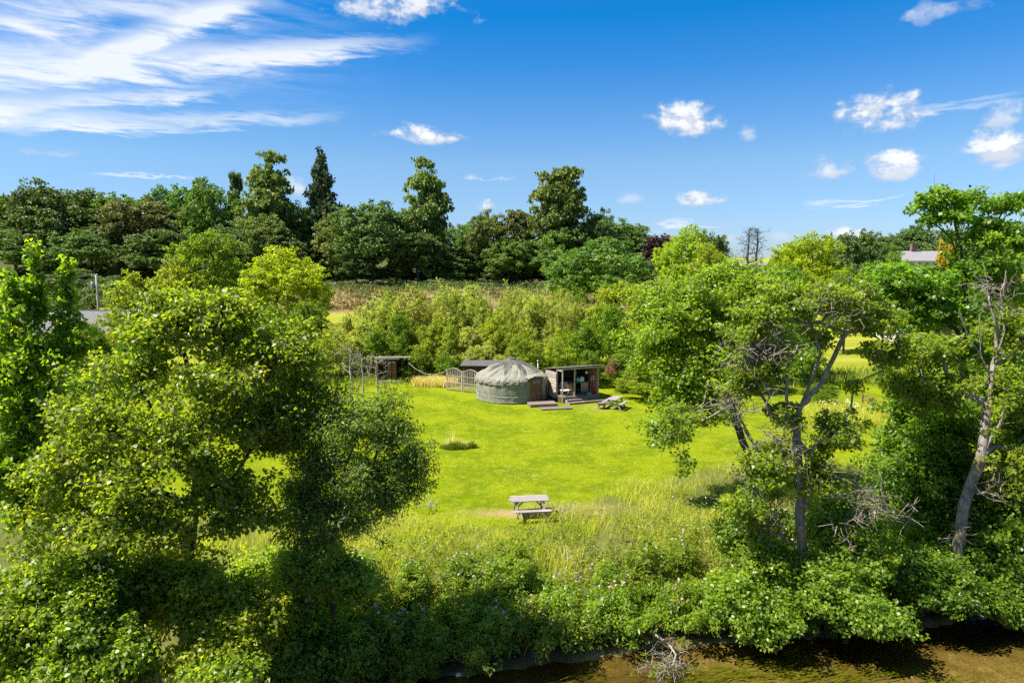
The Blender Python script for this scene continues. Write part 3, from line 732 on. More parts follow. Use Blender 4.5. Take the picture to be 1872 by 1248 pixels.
make_tree('alder_tree', 'dark leafy alder cut by the right edge above the river', 19,
    lobe_px([(1850, 930, 60, 70, 23), (1830, 1010, 70, 60, 22.5), (1900, 800, 60, 80, 23.5), (1870, 700, 40, 60, 24), (1900, 1050, 70, 60, 22.5), (1850, 1090, 60, 30, 21.8)]),
    [path_px([(1890, 1130, 23), (1885, 1000, 23), (1890, 850, 23.5), (1890, 700, 24)])],
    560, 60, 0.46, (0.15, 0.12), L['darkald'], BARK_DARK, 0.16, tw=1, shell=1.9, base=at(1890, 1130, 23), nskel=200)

# --- shrubs of the bank, each one a thing
def shrub(label, seed, lob, n, per, cr, leaf, lm, base_r=0.05, group=None, cat='shrub', name='shrub', stem='stem', flowers=None):
    lw = lobe_px(lob); c = np.mean(np.array(lw), 0)
    g = np.array([c[0], c[1], hz(c[0], c[1])])
    if g[2] < WATER_Z: g[1] += 1.0; g[2] = hz(g[0], g[1])
    rt = make_tree(name, label, seed, lw, [[g, (g+c[:3])/2, c[:3]]], n, per, cr, leaf, lm, BARK_DARK, base_r, cat=cat, tw=1, shell=2.4, trunk_name=stem, crown_name='foliage', nskel=40, base=g, group=group)
    return rt
SH = [
 ('alder shrub with pale green tips in the bottom left corner', [(60, 1090, 90, 65, 17), (20, 1170, 80, 70, 16)], 'alder', 620, 42),
 ('bushy alder shrub left of the broken stump', [(160, 1070, 80, 60, 17.3), (155, 1150, 80, 70, 16.4)], 'alder', 620, 42),
 ('low alder shrub at the bottom edge under the broken stump', [(130, 1235, 100, 50, 15.6), (395, 1245, 70, 30, 15.8), (235, 1200, 40, 50, 15.9)], 'alder', 560, 42),
 ('alder shrub behind the broken stump', [(300, 1060, 90, 60, 18.5), (370, 1110, 60, 60, 17.8)], 'bright', 520, 42),
 ('low shrub right of the broken stump', [(400, 1190, 80, 60, 17), (450, 1120, 70, 60, 18)], 'bright', 560, 42),
 ('shaded shrub under the dark ash', [(500, 1060, 80, 50, 19.5), (540, 1130, 70, 50, 18.8)], 'bright', 560, 42),
 ('low shrub at the bottom edge left of the river', [(540, 1215, 90, 45, 17.8), (640, 1190, 60, 40, 18.3)], 'bank', 520, 42),
 ('shrub overhanging the water below the straight grey trunk', [(1540, 1095, 80, 28, 20.3), (1590, 1125, 60, 24, 19.9), (1500, 1060, 60, 40, 20.7)], 'bank', 560, 46),
 ('leafy shrub right of the straight grey trunk', [(1560, 1010, 75, 50, 21.6), (1530, 960, 60, 50, 22)], 'alder', 560, 46),
 ('shaded shrub over the dark pool at the right', [(1690, 1040, 75, 40, 21.8), (1730, 1080, 60, 25, 21.3)], 'darkald', 520, 46),
 ('dark shrub between river pool and right edge', [(1800, 1075, 60, 30, 22), (1850, 1110, 50, 22, 21.5)], 'darkald', 420, 46),
 ('yellow-green shrub above the water left of the straight trunk', [(1390, 1115, 60, 40, 20.3), (1340, 1090, 50, 45, 20.5)], 'alder', 420, 46),
 ('leafy shrub at the foot of the dark ash', [(575, 1035, 60, 35, 18.6), (640, 1060, 45, 30, 18.4)], 'bank', 300, 46),
 ('rounded green shrub left of the straight grey trunk', [(1400, 1030, 60, 50, 21.3), (1360, 980, 50, 40, 22)], 'bank', 460, 46),
]
for i, (lab, lob, lm, n, per) in enumerate(SH):
    if i < 5: lob = [(*q[:4], q[4]*.93) for q in lob]
    shrub(lab, 40+i, lob, n, int(per*.85), 0.34, (0.125, 0.098), L[lm])
print('near foliage tris', TRI)
# ------------------------------------------------------------------ prototype crowns, unit width and height, for the trees farther off
def proto(kind, seed, n, per, cr, leaf, up=0.5, flat=0.7):
    rng = np.random.default_rng(seed); lobes = []
    if kind == 'oak':
        lobes.append([0, 0, .5, .30, .30, .34])
        for i in range(30):
            d = rand_dirs(rng, 1)[0]; d[2] = abs(d[2])*1.3-0.45; d /= np.linalg.norm(d)
            r = rng.uniform(.10, .19); k = rng.uniform(.85, 1.05)
            lobes.append([d[0]*.36*k, d[1]*.36*k, .53+d[2]*.36*k, r, r, r*0.8])
        path = [[0, 0, 0], [0.01, 0, .2], [-.01, .01, .45], [0, 0, .7]]
    elif kind == 'lime':
        for i in range(52):
            z = rng.uniform(.10, .97); w = .44*math.sin(PI*min(1, (1.02-z)/1.0*0.6+0.02))**0.62*(0.85+0.16*math.sin(z*15+seed))
            a = rng.uniform(0, 2*PI); r = rng.uniform(.11, .20)
            lobes.append([math.cos(a)*(w-r*.5)*rng.uniform(.3, 1), math.sin(a)*(w-r*.5)*rng.uniform(.3, 1), z, r*1.1, r*1.1, r*.30])
        path = [[0, 0, 0], [0.01, 0, .3], [-.02, .01, .6], [0.02, 0, .95]]
    elif kind == 'cone':
        for i in range(130):
            z = rng.uniform(.05, .985)**0.9; w = .50*(1-z)**0.85+.006; a = i*2.4; r = .02+.15*(1-z)
            if i % 2: lobes.append([0, 0, z, w*.62, w*.62, .05])
            lobes.append([math.cos(a)*w*.72, math.sin(a)*w*.72, z-.01, r*1.25, r*1.25, r*.22])
        path = [[0, 0, 0], [0, 0, .5], [0, 0, .98]]
    elif kind == 'column':
        for i in range(30):
            z = rng.uniform(.04, .93); w = .34*math.sin(PI*min(.95, z*.55+.35)); a = i*2.4; r = rng.uniform(.14, .2)
            lobes.append([math.cos(a)*w, math.sin(a)*w, z, r, r, r*.45])
        path = [[0, 0, 0], [0, 0, .5], [0, 0, .9]]
    elif kind == 'bush':
        lobes.append([0, 0, .4, .36, .36, .38])
        for i in range(26):
            d = rand_dirs(rng, 1)[0]; d[2] = abs(d[2])*1.1-0.3; d /= np.linalg.norm(d)
            r = rng.uniform(.08, .19)
            k = rng.uniform(.8, 1.08); lobes.append([d[0]*.39*k, d[1]*.39*k, .46+d[2]*.40*k, r, r, r])
        path = [[0, 0, 0], [0.02, 0, .25], [0, 0, .5]]
    elif kind == 'willow':
        lobes.append([0, 0, .4, .36, .36, .34])
        for i in range(40):
            a = rng.uniform(0, 2*PI); q = math.sqrt(rng.random())*.40; z = .80*math.sqrt(max(0, 1-(q/.5)**2))
            lobes.append([math.cos(a)*q, math.sin(a)*q, z-.05+rng.uniform(-.04, .05), .06, .06, rng.uniform(.09, .19)])
            lobes.append([math.cos(a)*q*1.1, math.sin(a)*q*1.1, z*.55, .11, .11, .15])
        path = [[0, 0, 0], [0.02, 0, .25], [0, 0, .5]]
    global SPREAD, BRIDGE
    lobes = np.array(lobes); sv = SPREAD, BRIDGE; SPREAD, BRIDGE = (.04, 0) if kind != 'cone' else (.1, 0)
    if kind in ('bush', 'willow'): SPREAD = .14
    C, Cd = crown_points(rng, lobes, n, 2.4, 0.5); SPREAD, BRIDGE = sv
    P, O, var = clump_leaves(rng, C, Cd, per, cr, flat)
    V, F = leaf_arrays(rng, P, O, leaf[0], leaf[1], up)
    TRI['leaf'] += 2*len(F)
    hi = np.percentile(V[:, 2], 99.6); hw = np.percentile(np.hypot(V[:, 0], V[:, 1]), 97.5)
    sc = np.array([.5/hw, .5/hw, 1/hi]); V = V*sc
    crown = np_mesh('crown', V, F, True, var)
    tg = C[rng.choice(len(C), 50, replace=False)]
    V, F = skeleton(rng, [[np.array(p, float)*sc for p in path]], tg*sc, .022 if kind != 'bush' else .014, tip_r=.0016, seglen=.08, wob=.1)
    return crown, np_mesh('trunk', V, F, True)
PR = {
 'oak': [proto('oak', s, 600, 32, .052, (.027, .023), flat=.5) for s in (101, 102, 103, 104, 105)],
 'lime': [proto('lime', s, 640, 28, .055, (.034, .028), flat=.3) for s in (111, 112, 113)],
 'cone': [proto('cone', 121, 1000, 18, .035, (.04, .02), up=.1, flat=.25)],
 'column': [proto('column', 125, 200, 16, .09, (.07, .05), up=0)],
 'round': [proto('oak', s, 800, 30, .045, (.022, .019), flat=.5) for s in (131, 132)],
 'bush': [proto('bush', s, 620, 28, .05, (.026, .021), up=.3) for s in (141, 142, 143, 144)],
 'willow': [proto('willow', s, 720, 27, .04, (.034, .013), up=.1, flat=1.3) for s in (151, 152, 153)],
}
rr = random.Random(5)
def place(kind, px, top, wpx, D, mat, label, group, cat='tree', name=None, bk=BARK_DARK, flip=None, base_z=None, sy=1.0):
    if 'reddish-leaved' in label: base_z = 1.3
    crown, trunk = rr.choice(PR[kind])
    c = at(px, top, D); x = c[0]; z0 = hz(x, D) if base_z is None else base_z
    h = c[2]-z0; w = wpx/F_PX*D*1.12
    t = thing(name or {'cone': 'conifer_tree', 'willow': 'willow_bush', 'bush': 'bush', 'column': 'golden_conifer'}.get(kind, 'tree'), label, cat, (x, D, z0-0.05), rr.uniform(0, 6.28), group)
    s = (w, w, h)
    for nm, me, m in (('crown' if cat == 'tree' else 'foliage', crown, mat), ('trunk' if cat == 'tree' else 'stem', trunk, bk)):
        if not me.materials: me.materials.append(m)
        o = link(nm, me, None, t); o.scale = s
        o.material_slots[0].link = 'OBJECT'; o.material_slots[0].material = m
    return t
WG = 'trees of the wood on the terrace'
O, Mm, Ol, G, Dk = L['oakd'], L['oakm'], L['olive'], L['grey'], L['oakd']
WOOD = [
 ('oak', 18, 362, 120, 205, Mm, 'mid green tree at the far left end of the wood'),
 ('oak', 112, 336, 150, 200, O, 'broad dark domed oak second from the left in the wood'),
 ('oak', 60, 412, 140, 188, O, 'lower dark oak in front of the broad domed oak at the left'),
 ('oak', 215, 358, 120, 205, Mm, 'olive oak right of the broad domed oak'),
 ('oak', 170, 420, 130, 186, O, 'dark low-branched oak behind the utility pole'),
 ('oak', 262, 366, 130, 192, G, 'grey-green willowy oak left of the centre of the left wood'),
 ('oak', 325, 344, 110, 205, Mm, 'oak with a rounded olive top left of the tall lime trees'),
 ('oak', 300, 420, 120, 186, O, 'dark shaded oak below the grey-green oak'),
 ('oak', 385, 330, 115, 198, L['oakm'], 'bright green ragged oak left of the tallest lime tree'),
 ('lime', 428, 318, 34, 205, O, 'thin dark tree poking up left of the tallest lime tree'),
 ('lime', 487, 281, 104, 190, Ol, 'tallest lime tree with a broad olive crown left of the pointed conifer'),
 ('oak', 472, 395, 100, 182, Ol, 'yellowish tree at the foot of the tallest lime tree'),
 ('oak', 430, 400, 90, 190, O, 'dark tree between the ragged oak and the tallest lime tree'),
 ('cone', 586, 286, 112, 195, L['conifer'], 'tall pointed dark conifer rising above the wood'),
 ('oak', 556, 372, 90, 192, Mm, 'green tree at the left foot of the pointed conifer'),
 ('oak', 612, 396, 90, 186, Ol, 'olive tree at the right foot of the pointed conifer'),
 ('oak', 510, 430, 90, 180, O, 'dark low tree under the tallest lime tree'),
 ('oak', 680, 372, 138, 183, L['oakd'], 'rounded deep green oak between the conifer and the narrow lime tree'),
 ('lime', 776, 292, 96, 190, Ol, 'narrow tall lime tree standing alone near the middle of the wood'),
 ('oak', 735, 398, 80, 195, Mm, 'small olive tree left of the narrow tall lime tree'),
 ('oak', 762, 425, 100, 184, O, 'dark tree at the foot of the narrow tall lime tree'),
 ('oak', 822, 416, 76, 215, O, 'bluish dark tree right of the narrow tall lime tree, farther back'),
 ('oak', 862, 408, 60, 205, Mm, 'pale tree left of the olive round tree in the middle'),
 ('oak', 892, 386, 84, 186, Ol, 'olive round tree right of the middle gap in the wood'),
 ('lime', 945, 386, 74, 188, G, 'drooping grey-green tree left of the double-crowned lime tree'),
 ('lime', 1000, 318, 84, 186, Ol, 'left half of the double-crowned lime tree, leaning left'),
 ('lime', 1038, 308, 84, 190, Ol, 'double-crowned lime tree with the highest top on the right of the wood'),
 ('oak', 1012, 420, 110, 182, Mm, 'green tree at the foot of the double-crowned lime tree'),
 ('oak', 1086, 386, 74, 192, O, 'dark tree right of the double-crowned lime tree'),
 ('oak', 1146, 404, 90, 205, Mm, 'blue-green tree near the right end of the wood'),
 ('oak', 930, 440, 90, 183, Mm, 'low tree in front of the drooping grey-green tree'),
 ('oak', 850, 455, 90, 190, O, 'low dark tree in the middle gap of the wood'),
 ('oak', 1210, 430, 62, 190, L['copper'], 'dark purple copper beech right of the wood'),
 ('oak', 1192, 470, 40, 180, L['copper'], 'small dark purple beech below the big copper beech'),
 ('oak', 650, 455, 70, 180, O, 'low shrubby oak at the foot of the rounded deep green oak'),
]
for k, px, top, w, D, m, lab in WOOD: place(k, px, top, w, D, m, lab, WG)
def zone(px):
    for lim, s in ((200, 'at the far left end of the wood'), (450, 'of the wood behind the round dark green tree'), (620, 'below the tall pointed conifer'), (760, 'below the rounded deep green oak'),
                   (900, 'below the narrow tall lime tree'), (1060, 'below the double-crowned lime tree')):
        if px < lim: return s
    return 'at the right end of the wood'
# undergrowth that closes the foot of the wood
for i, px in enumerate(range(-10, 1180, 52)):
    place('bush', px + rr.uniform(-12, 12), rr.uniform(478, 492), rr.uniform(66, 96), rr.uniform(186, 196), rr.choice([O, O, Mm, L['conifer']]),
          'dark bush in the undergrowth ' + zone(px), 'bushes at the foot of the wood', 'bush')
RG = 'trees on the rise at the right'
RISE = [
 ('round', 1640, 464, 70, 104, L['hedgeg'], 'green tree half hiding the country house'),
 ('round', 1096, 437, 176, 118, L['oakm'], 'large dark green tree standing in front of the right end of the wood'),
 ('round', 1258, 415, 104, 135, L['bright'], 'bright green conical-topped tree left of the two bare trees'),
 ('oak', 1292, 426, 70, 150, O, 'dark tree peeping out behind the bright green tree'),
 ('round', 1298, 449, 74, 118, L['bright'], 'small bright green tree in front of the dark one'),
 ('round', 1488, 430, 128, 112, L['yellow'], 'broad yellow-green domed tree right of the two bare trees'),
 ('oak', 1436, 450, 70, 118, L['hedge'], 'smaller green tree on the left flank of the yellow-green dome'),
 ('oak', 1572, 424, 80, 150, O, 'dark tree right of the yellow-green dome'),
 ('oak', 1548, 470, 80, 115, O, 'dark low tree below the yellow-green dome'),
 ('oak', 1620, 428, 70, 280, O, 'far dark tree left of the house'),
 ('oak', 1615, 440, 60, 200, Mm, 'tree hiding the left end of the house'),
 ('oak', 1660, 416, 70, 290, Mm, 'far tree behind the ridge of the house'),
 ('oak', 1705, 414, 90, 285, O, 'far broad dark tree behind the chimney'),
 ('oak', 1765, 420, 90, 275, O, 'far dark tree right of the golden conifers'),
 ('oak', 1810, 414, 90, 250, Mm, 'far tree under the flat-topped crown'),
 ('oak', 1862, 408, 90, 240, Mm, 'far tree at the right edge'),
 ('cone', 1520, 430, 22, 240, L['conifer'], 'tiny far conifer above the yellow-green dome'),
 ('round', 1835, 470, 110, 110, Mm, 'green tree behind the bare forked limbs at the right'),
 ('cone', 1850, 450, 60, 95, L['hedgeg'], 'feathery conifer at the right edge'),
 ('round', 1600, 480, 90, 95, L['hedgeg'], 'green tree in front of the house'),
 ('round', 1700, 520, 120, 88, L['hedgeg'], 'green tree below the golden conifers'),
 ('oak', 1790, 540, 90, 84, L['oakm'], 'shaded tree behind the tall pale trunk'),
 ('bush', 1845, 590, 70, 78, L['hedgeg'], 'bush at the far side of the right field'),
 ('bush', 1770, 600, 60, 80, L['hedgeg'], 'low bush beside the right field'),
]
for k, px, top, w, D, m, lab in RISE: place(k, px, top, w, D, m, lab, RG)
for px, top, D, lab in ((1723, 440, 150, 'golden yellow columnar conifer nearer the house'), (1741, 437, 152, 'golden yellow columnar conifer farther from the house')):
    place('column', px, top, 17, D, L['gold'], lab, 'golden conifers beside the house')
MG = 'trees between the field and the wood'
MID = [
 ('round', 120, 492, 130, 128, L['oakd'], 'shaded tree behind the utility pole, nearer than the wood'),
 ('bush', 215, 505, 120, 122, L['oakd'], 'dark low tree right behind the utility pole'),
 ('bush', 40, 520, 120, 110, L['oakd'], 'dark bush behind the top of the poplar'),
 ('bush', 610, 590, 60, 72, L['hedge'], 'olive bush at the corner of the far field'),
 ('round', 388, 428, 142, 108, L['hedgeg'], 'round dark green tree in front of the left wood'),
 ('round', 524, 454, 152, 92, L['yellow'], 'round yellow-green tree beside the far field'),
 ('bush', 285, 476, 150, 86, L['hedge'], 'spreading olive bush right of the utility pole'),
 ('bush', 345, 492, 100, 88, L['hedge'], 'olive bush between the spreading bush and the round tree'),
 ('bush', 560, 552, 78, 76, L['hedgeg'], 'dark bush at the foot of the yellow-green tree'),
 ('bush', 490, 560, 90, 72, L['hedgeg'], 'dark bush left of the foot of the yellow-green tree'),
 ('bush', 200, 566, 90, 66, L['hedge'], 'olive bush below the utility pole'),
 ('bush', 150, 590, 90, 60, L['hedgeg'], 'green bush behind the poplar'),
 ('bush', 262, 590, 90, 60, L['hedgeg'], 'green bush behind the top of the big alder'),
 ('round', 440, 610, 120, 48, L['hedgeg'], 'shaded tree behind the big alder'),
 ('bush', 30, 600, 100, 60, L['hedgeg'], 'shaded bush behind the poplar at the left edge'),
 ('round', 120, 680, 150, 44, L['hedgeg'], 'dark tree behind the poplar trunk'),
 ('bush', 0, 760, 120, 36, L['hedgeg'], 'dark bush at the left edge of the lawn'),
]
for k, px, top, w, D, m, lab in MID: place(k, px, top, w, D, m, lab, MG)
HG = 'bushes of the hedge behind the yurt'
HEDGE = [
 ('bush', 520, 616, 80, 58, L['hedge'], 'olive bush at the left end of the hedge'),
 ('bush', 575, 612, 80, 60, L['hedge'], 'bush with yellow tips near the left end of the hedge'),
 ('bush', 620, 600, 80, 62, L['willow'], 'grey bush left of the toilet hut'),
 ('bush', 725, 536, 110, 69, L['hedge'], 'tall olive bush behind the green bush above the toilet hut'),
 ('bush', 850, 524, 100, 70, L['willow'], 'tall rounded grey-green bush behind the trellis'),
 ('willow', 940, 528, 96, 70, L['willow'], 'tall pale willow left of the stove pipe'),
 ('bush', 1012, 530, 100, 69, L['hedge'], 'tall rounded olive bush right of the stove pipe'),
 ('bush', 1078, 528, 100, 68, L['hedgeg'], 'tall green bush right of the kitchen shelter roof'),
 ('bush', 650, 575, 80, 66, L['willow'], 'grey bush beside the far field at the left end of the willows'),
 ('willow', 690, 548, 100, 66, L['willow'], 'pale grey-green willow behind the toilet hut'),
 ('bush', 660, 640, 56, 62, L['hedgeg'], 'dark bush behind the left corner of the toilet hut'),
 ('bush', 716, 575, 92, 63, L['hedgeg'], 'green bush above the toilet hut'),
 ('willow', 760, 530, 110, 67, L['willow'], 'willow with pale upright shoots, first of the tall ones'),
 ('willow', 815, 526, 90, 68, L['willow'], 'willow with pale upright shoots left of the middle'),
 ('bush', 800, 585, 90, 62, L['hedge'], 'mottled bush between the hut and the trellis'),
 ('bush', 862, 600, 84, 61, L['willow'], 'grey bush above the trellis'),
 ('bush', 760, 640, 60, 60, L['hedgeg'], 'dark ivy-covered bush right of the toilet hut'),
 ('bush', 820, 640, 50, 59.5, L['hedgeg'], 'small dark bush behind the trellis'),
 ('bush', 925, 560, 84, 63, L['bright'], 'yellow-green bush above the yurt'),
 ('willow', 880, 548, 80, 68, L['willow'], 'pale willow left above the yurt'),
 ('willow', 985, 536, 100, 68, L['willow'], 'pale willow above the stove pipe'),
 ('willow', 1040, 540, 80, 66, L['willow'], 'pale willow above the kitchen shelter'),
 ('bush', 900, 625, 60, 60.5, L['willow'], 'grey bush right behind the yurt roof'),
 ('bush', 965, 610, 84, 60, L['hedge'], 'olive bush behind the stove pipe'),
 ('bush', 1030, 600, 90, 60, L['bright'], 'bright bush behind the kitchen shelter roof'),
 ('bush', 1100, 560, 110, 60, L['hedgeg'], 'green bush right behind the kitchen shelter'),
 ('round', 1130, 520, 130, 66, L['bright'], 'light green tree in the right part of the hedge'),
 ('bush', 1085, 640, 60, 57, L['hedgeg'], 'dark bush touching the right side of the kitchen shelter'),
 ('bush', 1150, 640, 90, 55, L['hedgeg'], 'dark bush with red leaves behind the far picnic table'),
 ('bush', 1119, 657, 22, 53.5, L['russet'], 'small reddish-leaved bush right of the kitchen shelter'),
 ('bush', 1185, 662, 96, 51, L['bright'], 'bright glossy bush behind the far picnic table'),
 ('bush', 1235, 640, 80, 50, L['hedge'], 'olive bush right of the bright glossy bush'),
 ('willow', 1215, 520, 120, 74, L['willow'], 'pale willow at the right end of the hedge'),
 ('round', 1260, 512, 110, 62, L['bright'], 'leafy tree behind the leaning alder'),
 ('round', 1340, 490, 130, 60, L['hedge'], 'olive tree behind the crooked limbs'),
 ('round', 1430, 486, 120, 62, L['hedgeg'], 'green tree behind the half bare alder'),
 ('bush', 1450, 610, 110, 58, L['hedgeg'], 'dark bush beside the right field'),
 ('bush', 1500, 700, 60, 50, L['hedgeg'], 'dark bush near the post and rail fence'),
 ('bush', 1370, 620, 110, 55, L['hedgeg'], 'bush behind the stem of the leaning alder'),
 ('round', 1550, 500, 90, 78, L['hedgeg'], 'tree with a shadow on the right field'),
]
for k, px, top, w, D, m, lab in HEDGE: place(k, px, top, w, D, m, lab, HG, 'bush' if k != 'round' else 'tree')

# two bare dead trees on the rise
def bare_tree(label, seed, px, top, w, D, group=None, mat=BARK_DARK, br=.16, name='bare_tree', n=90, cat='tree', pth=None):
    rng = np.random.default_rng(seed); T = at(px, top, D); b = np.array([T[0], D, hz(T[0], D)]); h = T[2]-b[2]; ww = w/F_PX*D
    C = np.stack([rng.normal(size=n)*ww*.25, rng.normal(size=n)*ww*.25, h*(0.35+.63*rng.random(n)**.8)], -1)
    root = thing(name, label, cat, tuple(b), 0, group)
    p = [np.array(q)*np.array([ww, ww, h]) for q in ((0, 0, 0), (.03, 0, .3), (-.03, 0, .6), (.02, 0, .97))]
    trunk = tube_arrays(np.array(p), np.array([br*1.2, br, br*.7, br*.2]), 8)
    link('trunk', np_mesh('trunk', *trunk), mat, root)
    sk = skeleton(rng, [p], C, br*.8, tip_r=.03 if D > 60 else .012, wob=.2, seglen=.9 if D > 60 else .3)
    tw_ = twigs(rng, C, 6, ww*.16, .018 if D > 60 else .007)
    link('branch', np_mesh('branch', *join(sk, tw_)), mat, root)
    return root
bare_tree('left and taller of the two bare dead trees on the skyline', 3, 1370, 412, 40, 150, 'bare dead trees on the skyline', br=.36, n=130)
bare_tree('right and slimmer of the two bare dead trees on the skyline', 4, 1386, 414, 34, 151, 'bare dead trees on the skyline', br=.3, n=110)
bare_tree('thin leafless tree right of the small bright green tree', 6, 1331, 452, 20, 160, br=.12, n=50)
for i, (px, top, w, D, lab) in enumerate(((640, 628, 60, 50, 'grey leafless elder left of the toilet hut'), (688, 652, 44, 53, 'grey leafless sapling in front of the toilet hut'), (662, 640, 40, 54, 'thin leafless sapling between the elder and the hut'), (478, 612, 34, 46, 'dead brown conifer behind the big alder'))):
    bare_tree(lab, 20+i, px, top, w, D, 'leafless trees by the toilet hut' if i < 3 else None, BARK_DEAD, .07, n=34 if i < 3 else 140)

# conifer plantation on the far hill: one far-off mass
rng = np.random.default_rng(77)
N = 2600
fx = rng.uniform(-470, -150, N); fy = rng.uniform(560, 800, N); fz = height(fx, fy)
hgt = rng.uniform(7, 13, N)*0.7; k = 6; a = np.linspace(0, 2*PI, k, endpoint=False)
ring = np.stack([np.cos(a), np.sin(a), np.zeros(k)], -1)
Vc = np.concatenate([ring[None]*hgt[:, None, None]*0.24, np.zeros((N, 1, 3))], 1); Vc[:, k, 2] = hgt
Vc += np.stack([fx, fy, fz], -1)[:, None]
Fc = (np.arange(N)[:, None, None]*(k+1) + np.array([[i, (i+1) % k, k] for i in range(k)])[None]).reshape(-1, 3)
tag(link('forest', np_mesh('forest', Vc.reshape(-1, 3), Fc, False), L['conifer']), 'distant conifer plantation on the hill beyond the wood', 'forest', kind='stuff')
# ================================================================== things on the lawn
M_CANVAS, t_, p_ = principled('yurt_canvas', (0.36, 0.36, 0.29), 0.85, 0.15)
def canvas(m, t, p, a, b, sc=1.0):
    g = t.node('ShaderNodeTexCoord').outputs['Object']
    n = t.noise(g, 1.6, 5, 0.65); n2 = t.noise(t.map(g, (1, 1, 0.35)), 5.5, 5, 0.6, 0.8)
    t.put(p.inputs['Base Color'], t.mix(t.sstep(t.m('ADD', t.m('MULTIPLY', n, .6), t.m('MULTIPLY', n2, .4)), 0.35, 0.65), a, b))
    bump(t, p, n2, 0.6, 0.06)
canvas(M_CANVAS, t_, p_, (0.17, 0.165, 0.13), (0.24, 0.23, 0.18))
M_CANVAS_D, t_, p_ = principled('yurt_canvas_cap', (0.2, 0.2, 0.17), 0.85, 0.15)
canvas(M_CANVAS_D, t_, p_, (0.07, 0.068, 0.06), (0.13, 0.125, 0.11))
M_ROPE = plain('rope', (0.5, 0.47, 0.38), 0.9)
M_METAL = plain('dull_metal', (0.22, 0.22, 0.22), 0.5, 0.5, 0.5)
M_RUST = plain('rusty_steel', (0.13, 0.08, 0.06), 0.7, 0.3, 0.3)
def cyl_sheet(n_a, prof, fn, a0=0.0, a1=2*PI):
    """lathed sheet; prof = list of (r, z); fn(angle, r, z) -> r, z"""
    wrap = abs(a1-a0-2*PI) < 1e-6
    A = np.linspace(a0, a1, n_a, endpoint=not wrap)
    P = np.array(prof); rr_, zz = np.broadcast_to(P[:, 0:1], (len(P), n_a)), np.broadcast_to(P[:, 1:2], (len(P), n_a))
    AA = np.broadcast_to(A[None], rr_.shape)
    r2, z2 = fn(AA, rr_, zz)
    V = np.stack([r2*np.cos(AA), r2*np.sin(AA), z2], -1)
    idx = np.arange(V.shape[0]*n_a).reshape(-1, n_a)
    if wrap: idx = np.concatenate([idx, idx[:, :1]], 1)
    F = np.stack([idx[:-1, :-1], idx[:-1, 1:], idx[1:, 1:], idx[1:, :-1]], -1).reshape(-1, 4)
    return V.reshape(-1, 3), F
YR, YWALL, YTOP = 2.68, 1.72, 3.02
yc = np.array([at(935, 700, 52.2)[0], 52.2])
def ridge(x, y, seed): return (1-np.abs(vnoise(x, y, seed=seed)))**5
